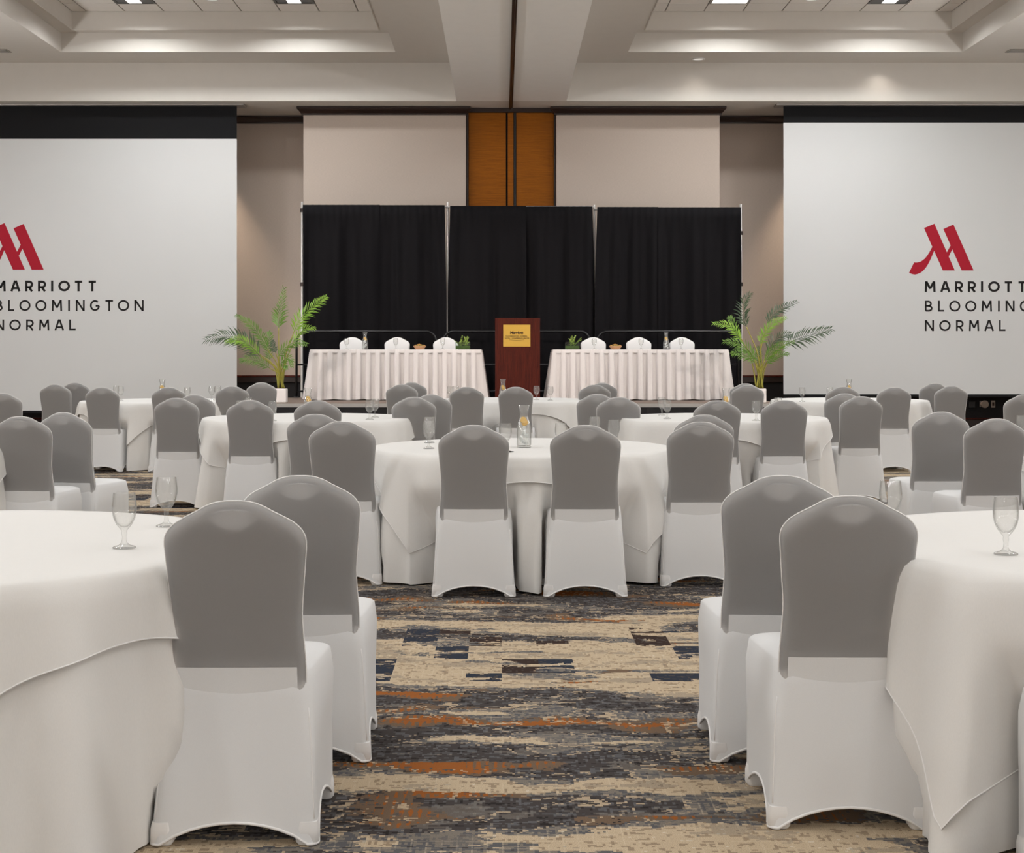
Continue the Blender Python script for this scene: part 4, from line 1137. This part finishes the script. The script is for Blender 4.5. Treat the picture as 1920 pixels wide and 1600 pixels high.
# things on the stage tables
ZS = SZ+0.7575; YS = 22.78
for u, lb in ((650, 'left stage table, before its left chair'), (742, 'left stage table, before its middle chair'), (830, 'left stage table, before its right chair'),
              (1114, 'right stage table, before its left chair'), (1202, 'right stage table, before its middle chair'), (1277, 'right stage table, before its right chair')):
    goblet(at(u, 0, YS).x, YS, gl_+'on the '+lb, ZS, 'water goblets on the stage tables')
carafe(at(684.5, 0, YS).x, YS, 'glass carafe with lemon on the left stage table', ZS, 7); carafe(at(1249, 0, YS).x, YS, 'glass carafe with lemon on the right stage table', ZS, 8)
def bowl(u, side):
    t = thing('snack_bowl', 'small terracotta bowl of snacks on the %s stage table' % side, 'bowl', (at(u, 0, YS).x, YS, ZS), 0, 'snack bowls')
    MB().lathe([(0, 0), (0.055, 0), (0.062, 0.004), (0.085, 0.03), (0.098, 0.052), (0.094, 0.053), (0.078, 0.03), (0, 0.012)], 26, closed=True).build('bowl_body', 'terracotta', t, True, True, auto=50)
    rnd = random.Random(3)
    b = MB(); b.lathe([(0.088, 0.045), (0.075, 0.058), (0.045, 0.068), (0, 0.072)], 20); b.build('filling', 'food_green', t, True)
    b = MB()
    for k in range(26):
        a = rnd.uniform(0, 6.28); r = 0.08*math.sqrt(rnd.random()); s = rnd.uniform(0.008, 0.014)
        x, y, z = r*math.cos(a), r*math.sin(a), 0.072-0.020*(r/0.08)**2
        b.lathe([(0, -s), (s*0.8, -s*0.5), (s, 0), (s*0.7, s*0.6), (0, s)], 6, (x, y, z))
    o = b.build('snacks', 'food_orange', t, True); o['kind'] = 'stuff'
bowl(787, 'left'); bowl(1154, 'right')
def frond_leaf(b, base, tip, wd, up):
    d = Vector(tip)-Vector(base); s = d.cross(Vector(up)).normalized()*wd
    m = Vector(base)+d*0.45
    k = len(b.v); b.v += [tuple(Vector(base)), tuple(m+s), tuple(Vector(tip)), tuple(m-s)]; b.f.append((k, k+1, k+2, k+3))
def planter(u, side, seed):
    rnd = random.Random(seed)
    t = thing('glass_planter', 'small glass box planter with pale fern on the %s stage table' % side, 'planter', (at(u, 0, YS).x, YS, ZS), 0, 'glass planters')
    b = MB(); h = 0.11; w2, d2 = 0.112, 0.06
    for lo, hi in (((-w2, -d2, 0), (w2, -d2+0.004, h)), ((-w2, d2-0.004, 0), (w2, d2, h)), ((-w2, -d2+0.004, 0), (-w2+0.004, d2-0.004, h)), ((w2-0.004, -d2+0.004, 0), (w2, d2-0.004, h)), ((-w2+0.004, -d2+0.004, 0), (w2-0.004, d2-0.004, 0.005))):
        MB().box(lo, hi).build('pane', 'planter_glass', t)
    MB().box((-w2+0.008, -d2+0.008, 0.006), (w2-0.008, d2-0.008, 0.055), 0.01).build('moss_bed', 'moss', t)
    for k in range(9):
        a = rnd.uniform(0, 6.28); ln = rnd.uniform(0.11, 0.20); el = rnd.uniform(0.7, 1.3); b = MB()
        x0 = rnd.uniform(-0.06, 0.06); d = Vector((math.cos(a)*math.cos(el), math.sin(a)*math.cos(el), math.sin(el)))
        P = [Vector((x0, 0, 0.05))+d*ln*q+Vector((0, 0, -0.05*q*q))*math.cos(el) for q in [i/8 for i in range(9)]]
        sv = d.cross(Vector((0, 0, 1))).normalized()
        for i in range(1, 9):
            for sg in (-1, 1): frond_leaf(b, P[i], P[i]+sv*sg*0.048*(1-i/11)+d*0.016, 0.013, (0, 0, 1))
        b.tube(P, 0.0018, 4); b.build('frond', 'fern', t)
planter(868, 'left', 4); planter(1073, 'right', 6)

# ------------------------------------------------------------------ potted palms
def palm(u, label, fronds, seed, pot_w):
    rnd = random.Random(seed); Y = 21.62
    base = Vector((at(u, 0, Y).x, Y, SZ))
    t = thing('potted_palm', label, 'plant', base, 0, 'potted palms on the stage')
    ph_ = 0.20; pw = pot_w
    MB().box((-pw, -pw, 0), (pw, pw, ph_), 0.012).build('pot', 'pot_white', t)
    MB().box((-pw+0.012, -pw+0.012, ph_-0.004), (pw-0.012, pw-0.012, ph_+0.006), 0.004).build('soil', 'soil', t)
    for (mat, stem, pts, dep, ll) in fronds:
        # pts: points of the leaf blade, from its foot to its tip; dep: how far the tip comes forward (-) or back (+)
        n = len(pts); P = []
        for i, (a, v) in enumerate(pts):
            q = at(a, v, Y); q.y = Y; q = q-base; k = (i+1)/n; q.y = dep*(0.25+0.75*k); P.append(q)
        foot = Vector((rnd.uniform(-0.05, 0.05), rnd.uniform(-0.03, 0.03), ph_))
        mid = foot.lerp(P[0], 0.5)+Vector(((foot.x-P[0].x)*0.18, 0, 0.05))
        sp = spline([foot, mid, P[0]], 6); R_ = spline(P, 10)
        fo = MB().tube(sp, [lerp(0.012, 0.006, k/(len(sp)-1)) for k in range(len(sp))], 6).build('stem', 'palm_stem', t, True)
        b = MB(); b.tube(R_, [lerp(0.006, 0.0015, k/(len(R_)-1)) for k in range(len(R_))], 5)
        Ln = sum((R_[i+1]-R_[i]).length for i in range(len(R_)-1)); cnt = max(9, int(Ln/0.030))
        for k in range(cnt):
            s = (k+0.5)/cnt; idx = s*(len(R_)-1); i = min(len(R_)-2, int(idx)); p = R_[i].lerp(R_[i+1], idx-i); d = (R_[i+1]-R_[i]).normalized()
            view = Vector((0.15, -1, 0.25)).normalized(); sd = d.cross(view).normalized(); nrm = sd.cross(d)
            for sg in (-1, 1):
                l = ll*1.12*(0.55+0.45*math.sin(PI*min(1, s*0.9+0.12)))*(1.0-0.45*s)*rnd.uniform(0.85, 1.1)
                dirv = (sd*sg*0.80+d*(0.70+0.5*s)*rnd.uniform(0.8, 1.2)+nrm*rnd.uniform(-0.5, 0.3)).normalized()
                tip = p+dirv*l+Vector((0, 0, -0.10*l)); m = p+dirv*l*0.5+Vector((0, 0, 0.05*l))
                wv = dirv.cross(nrm).normalized()*0.0088*(1-0.3*s); k0 = len(b.v); up = nrm*0.003
                b.v += [tuple(p), tuple(p.lerp(m, 0.5)+wv*0.85+up), tuple(m+wv), tuple(tip), tuple(m-wv), tuple(p.lerp(m, 0.5)-wv*0.85+up)]
                b.f += [(k0, k0+1, k0+5), (k0+1, k0+2, k0+4, k0+5), (k0+2, k0+3, k0+4)]
        b.build('frond', mat, t)
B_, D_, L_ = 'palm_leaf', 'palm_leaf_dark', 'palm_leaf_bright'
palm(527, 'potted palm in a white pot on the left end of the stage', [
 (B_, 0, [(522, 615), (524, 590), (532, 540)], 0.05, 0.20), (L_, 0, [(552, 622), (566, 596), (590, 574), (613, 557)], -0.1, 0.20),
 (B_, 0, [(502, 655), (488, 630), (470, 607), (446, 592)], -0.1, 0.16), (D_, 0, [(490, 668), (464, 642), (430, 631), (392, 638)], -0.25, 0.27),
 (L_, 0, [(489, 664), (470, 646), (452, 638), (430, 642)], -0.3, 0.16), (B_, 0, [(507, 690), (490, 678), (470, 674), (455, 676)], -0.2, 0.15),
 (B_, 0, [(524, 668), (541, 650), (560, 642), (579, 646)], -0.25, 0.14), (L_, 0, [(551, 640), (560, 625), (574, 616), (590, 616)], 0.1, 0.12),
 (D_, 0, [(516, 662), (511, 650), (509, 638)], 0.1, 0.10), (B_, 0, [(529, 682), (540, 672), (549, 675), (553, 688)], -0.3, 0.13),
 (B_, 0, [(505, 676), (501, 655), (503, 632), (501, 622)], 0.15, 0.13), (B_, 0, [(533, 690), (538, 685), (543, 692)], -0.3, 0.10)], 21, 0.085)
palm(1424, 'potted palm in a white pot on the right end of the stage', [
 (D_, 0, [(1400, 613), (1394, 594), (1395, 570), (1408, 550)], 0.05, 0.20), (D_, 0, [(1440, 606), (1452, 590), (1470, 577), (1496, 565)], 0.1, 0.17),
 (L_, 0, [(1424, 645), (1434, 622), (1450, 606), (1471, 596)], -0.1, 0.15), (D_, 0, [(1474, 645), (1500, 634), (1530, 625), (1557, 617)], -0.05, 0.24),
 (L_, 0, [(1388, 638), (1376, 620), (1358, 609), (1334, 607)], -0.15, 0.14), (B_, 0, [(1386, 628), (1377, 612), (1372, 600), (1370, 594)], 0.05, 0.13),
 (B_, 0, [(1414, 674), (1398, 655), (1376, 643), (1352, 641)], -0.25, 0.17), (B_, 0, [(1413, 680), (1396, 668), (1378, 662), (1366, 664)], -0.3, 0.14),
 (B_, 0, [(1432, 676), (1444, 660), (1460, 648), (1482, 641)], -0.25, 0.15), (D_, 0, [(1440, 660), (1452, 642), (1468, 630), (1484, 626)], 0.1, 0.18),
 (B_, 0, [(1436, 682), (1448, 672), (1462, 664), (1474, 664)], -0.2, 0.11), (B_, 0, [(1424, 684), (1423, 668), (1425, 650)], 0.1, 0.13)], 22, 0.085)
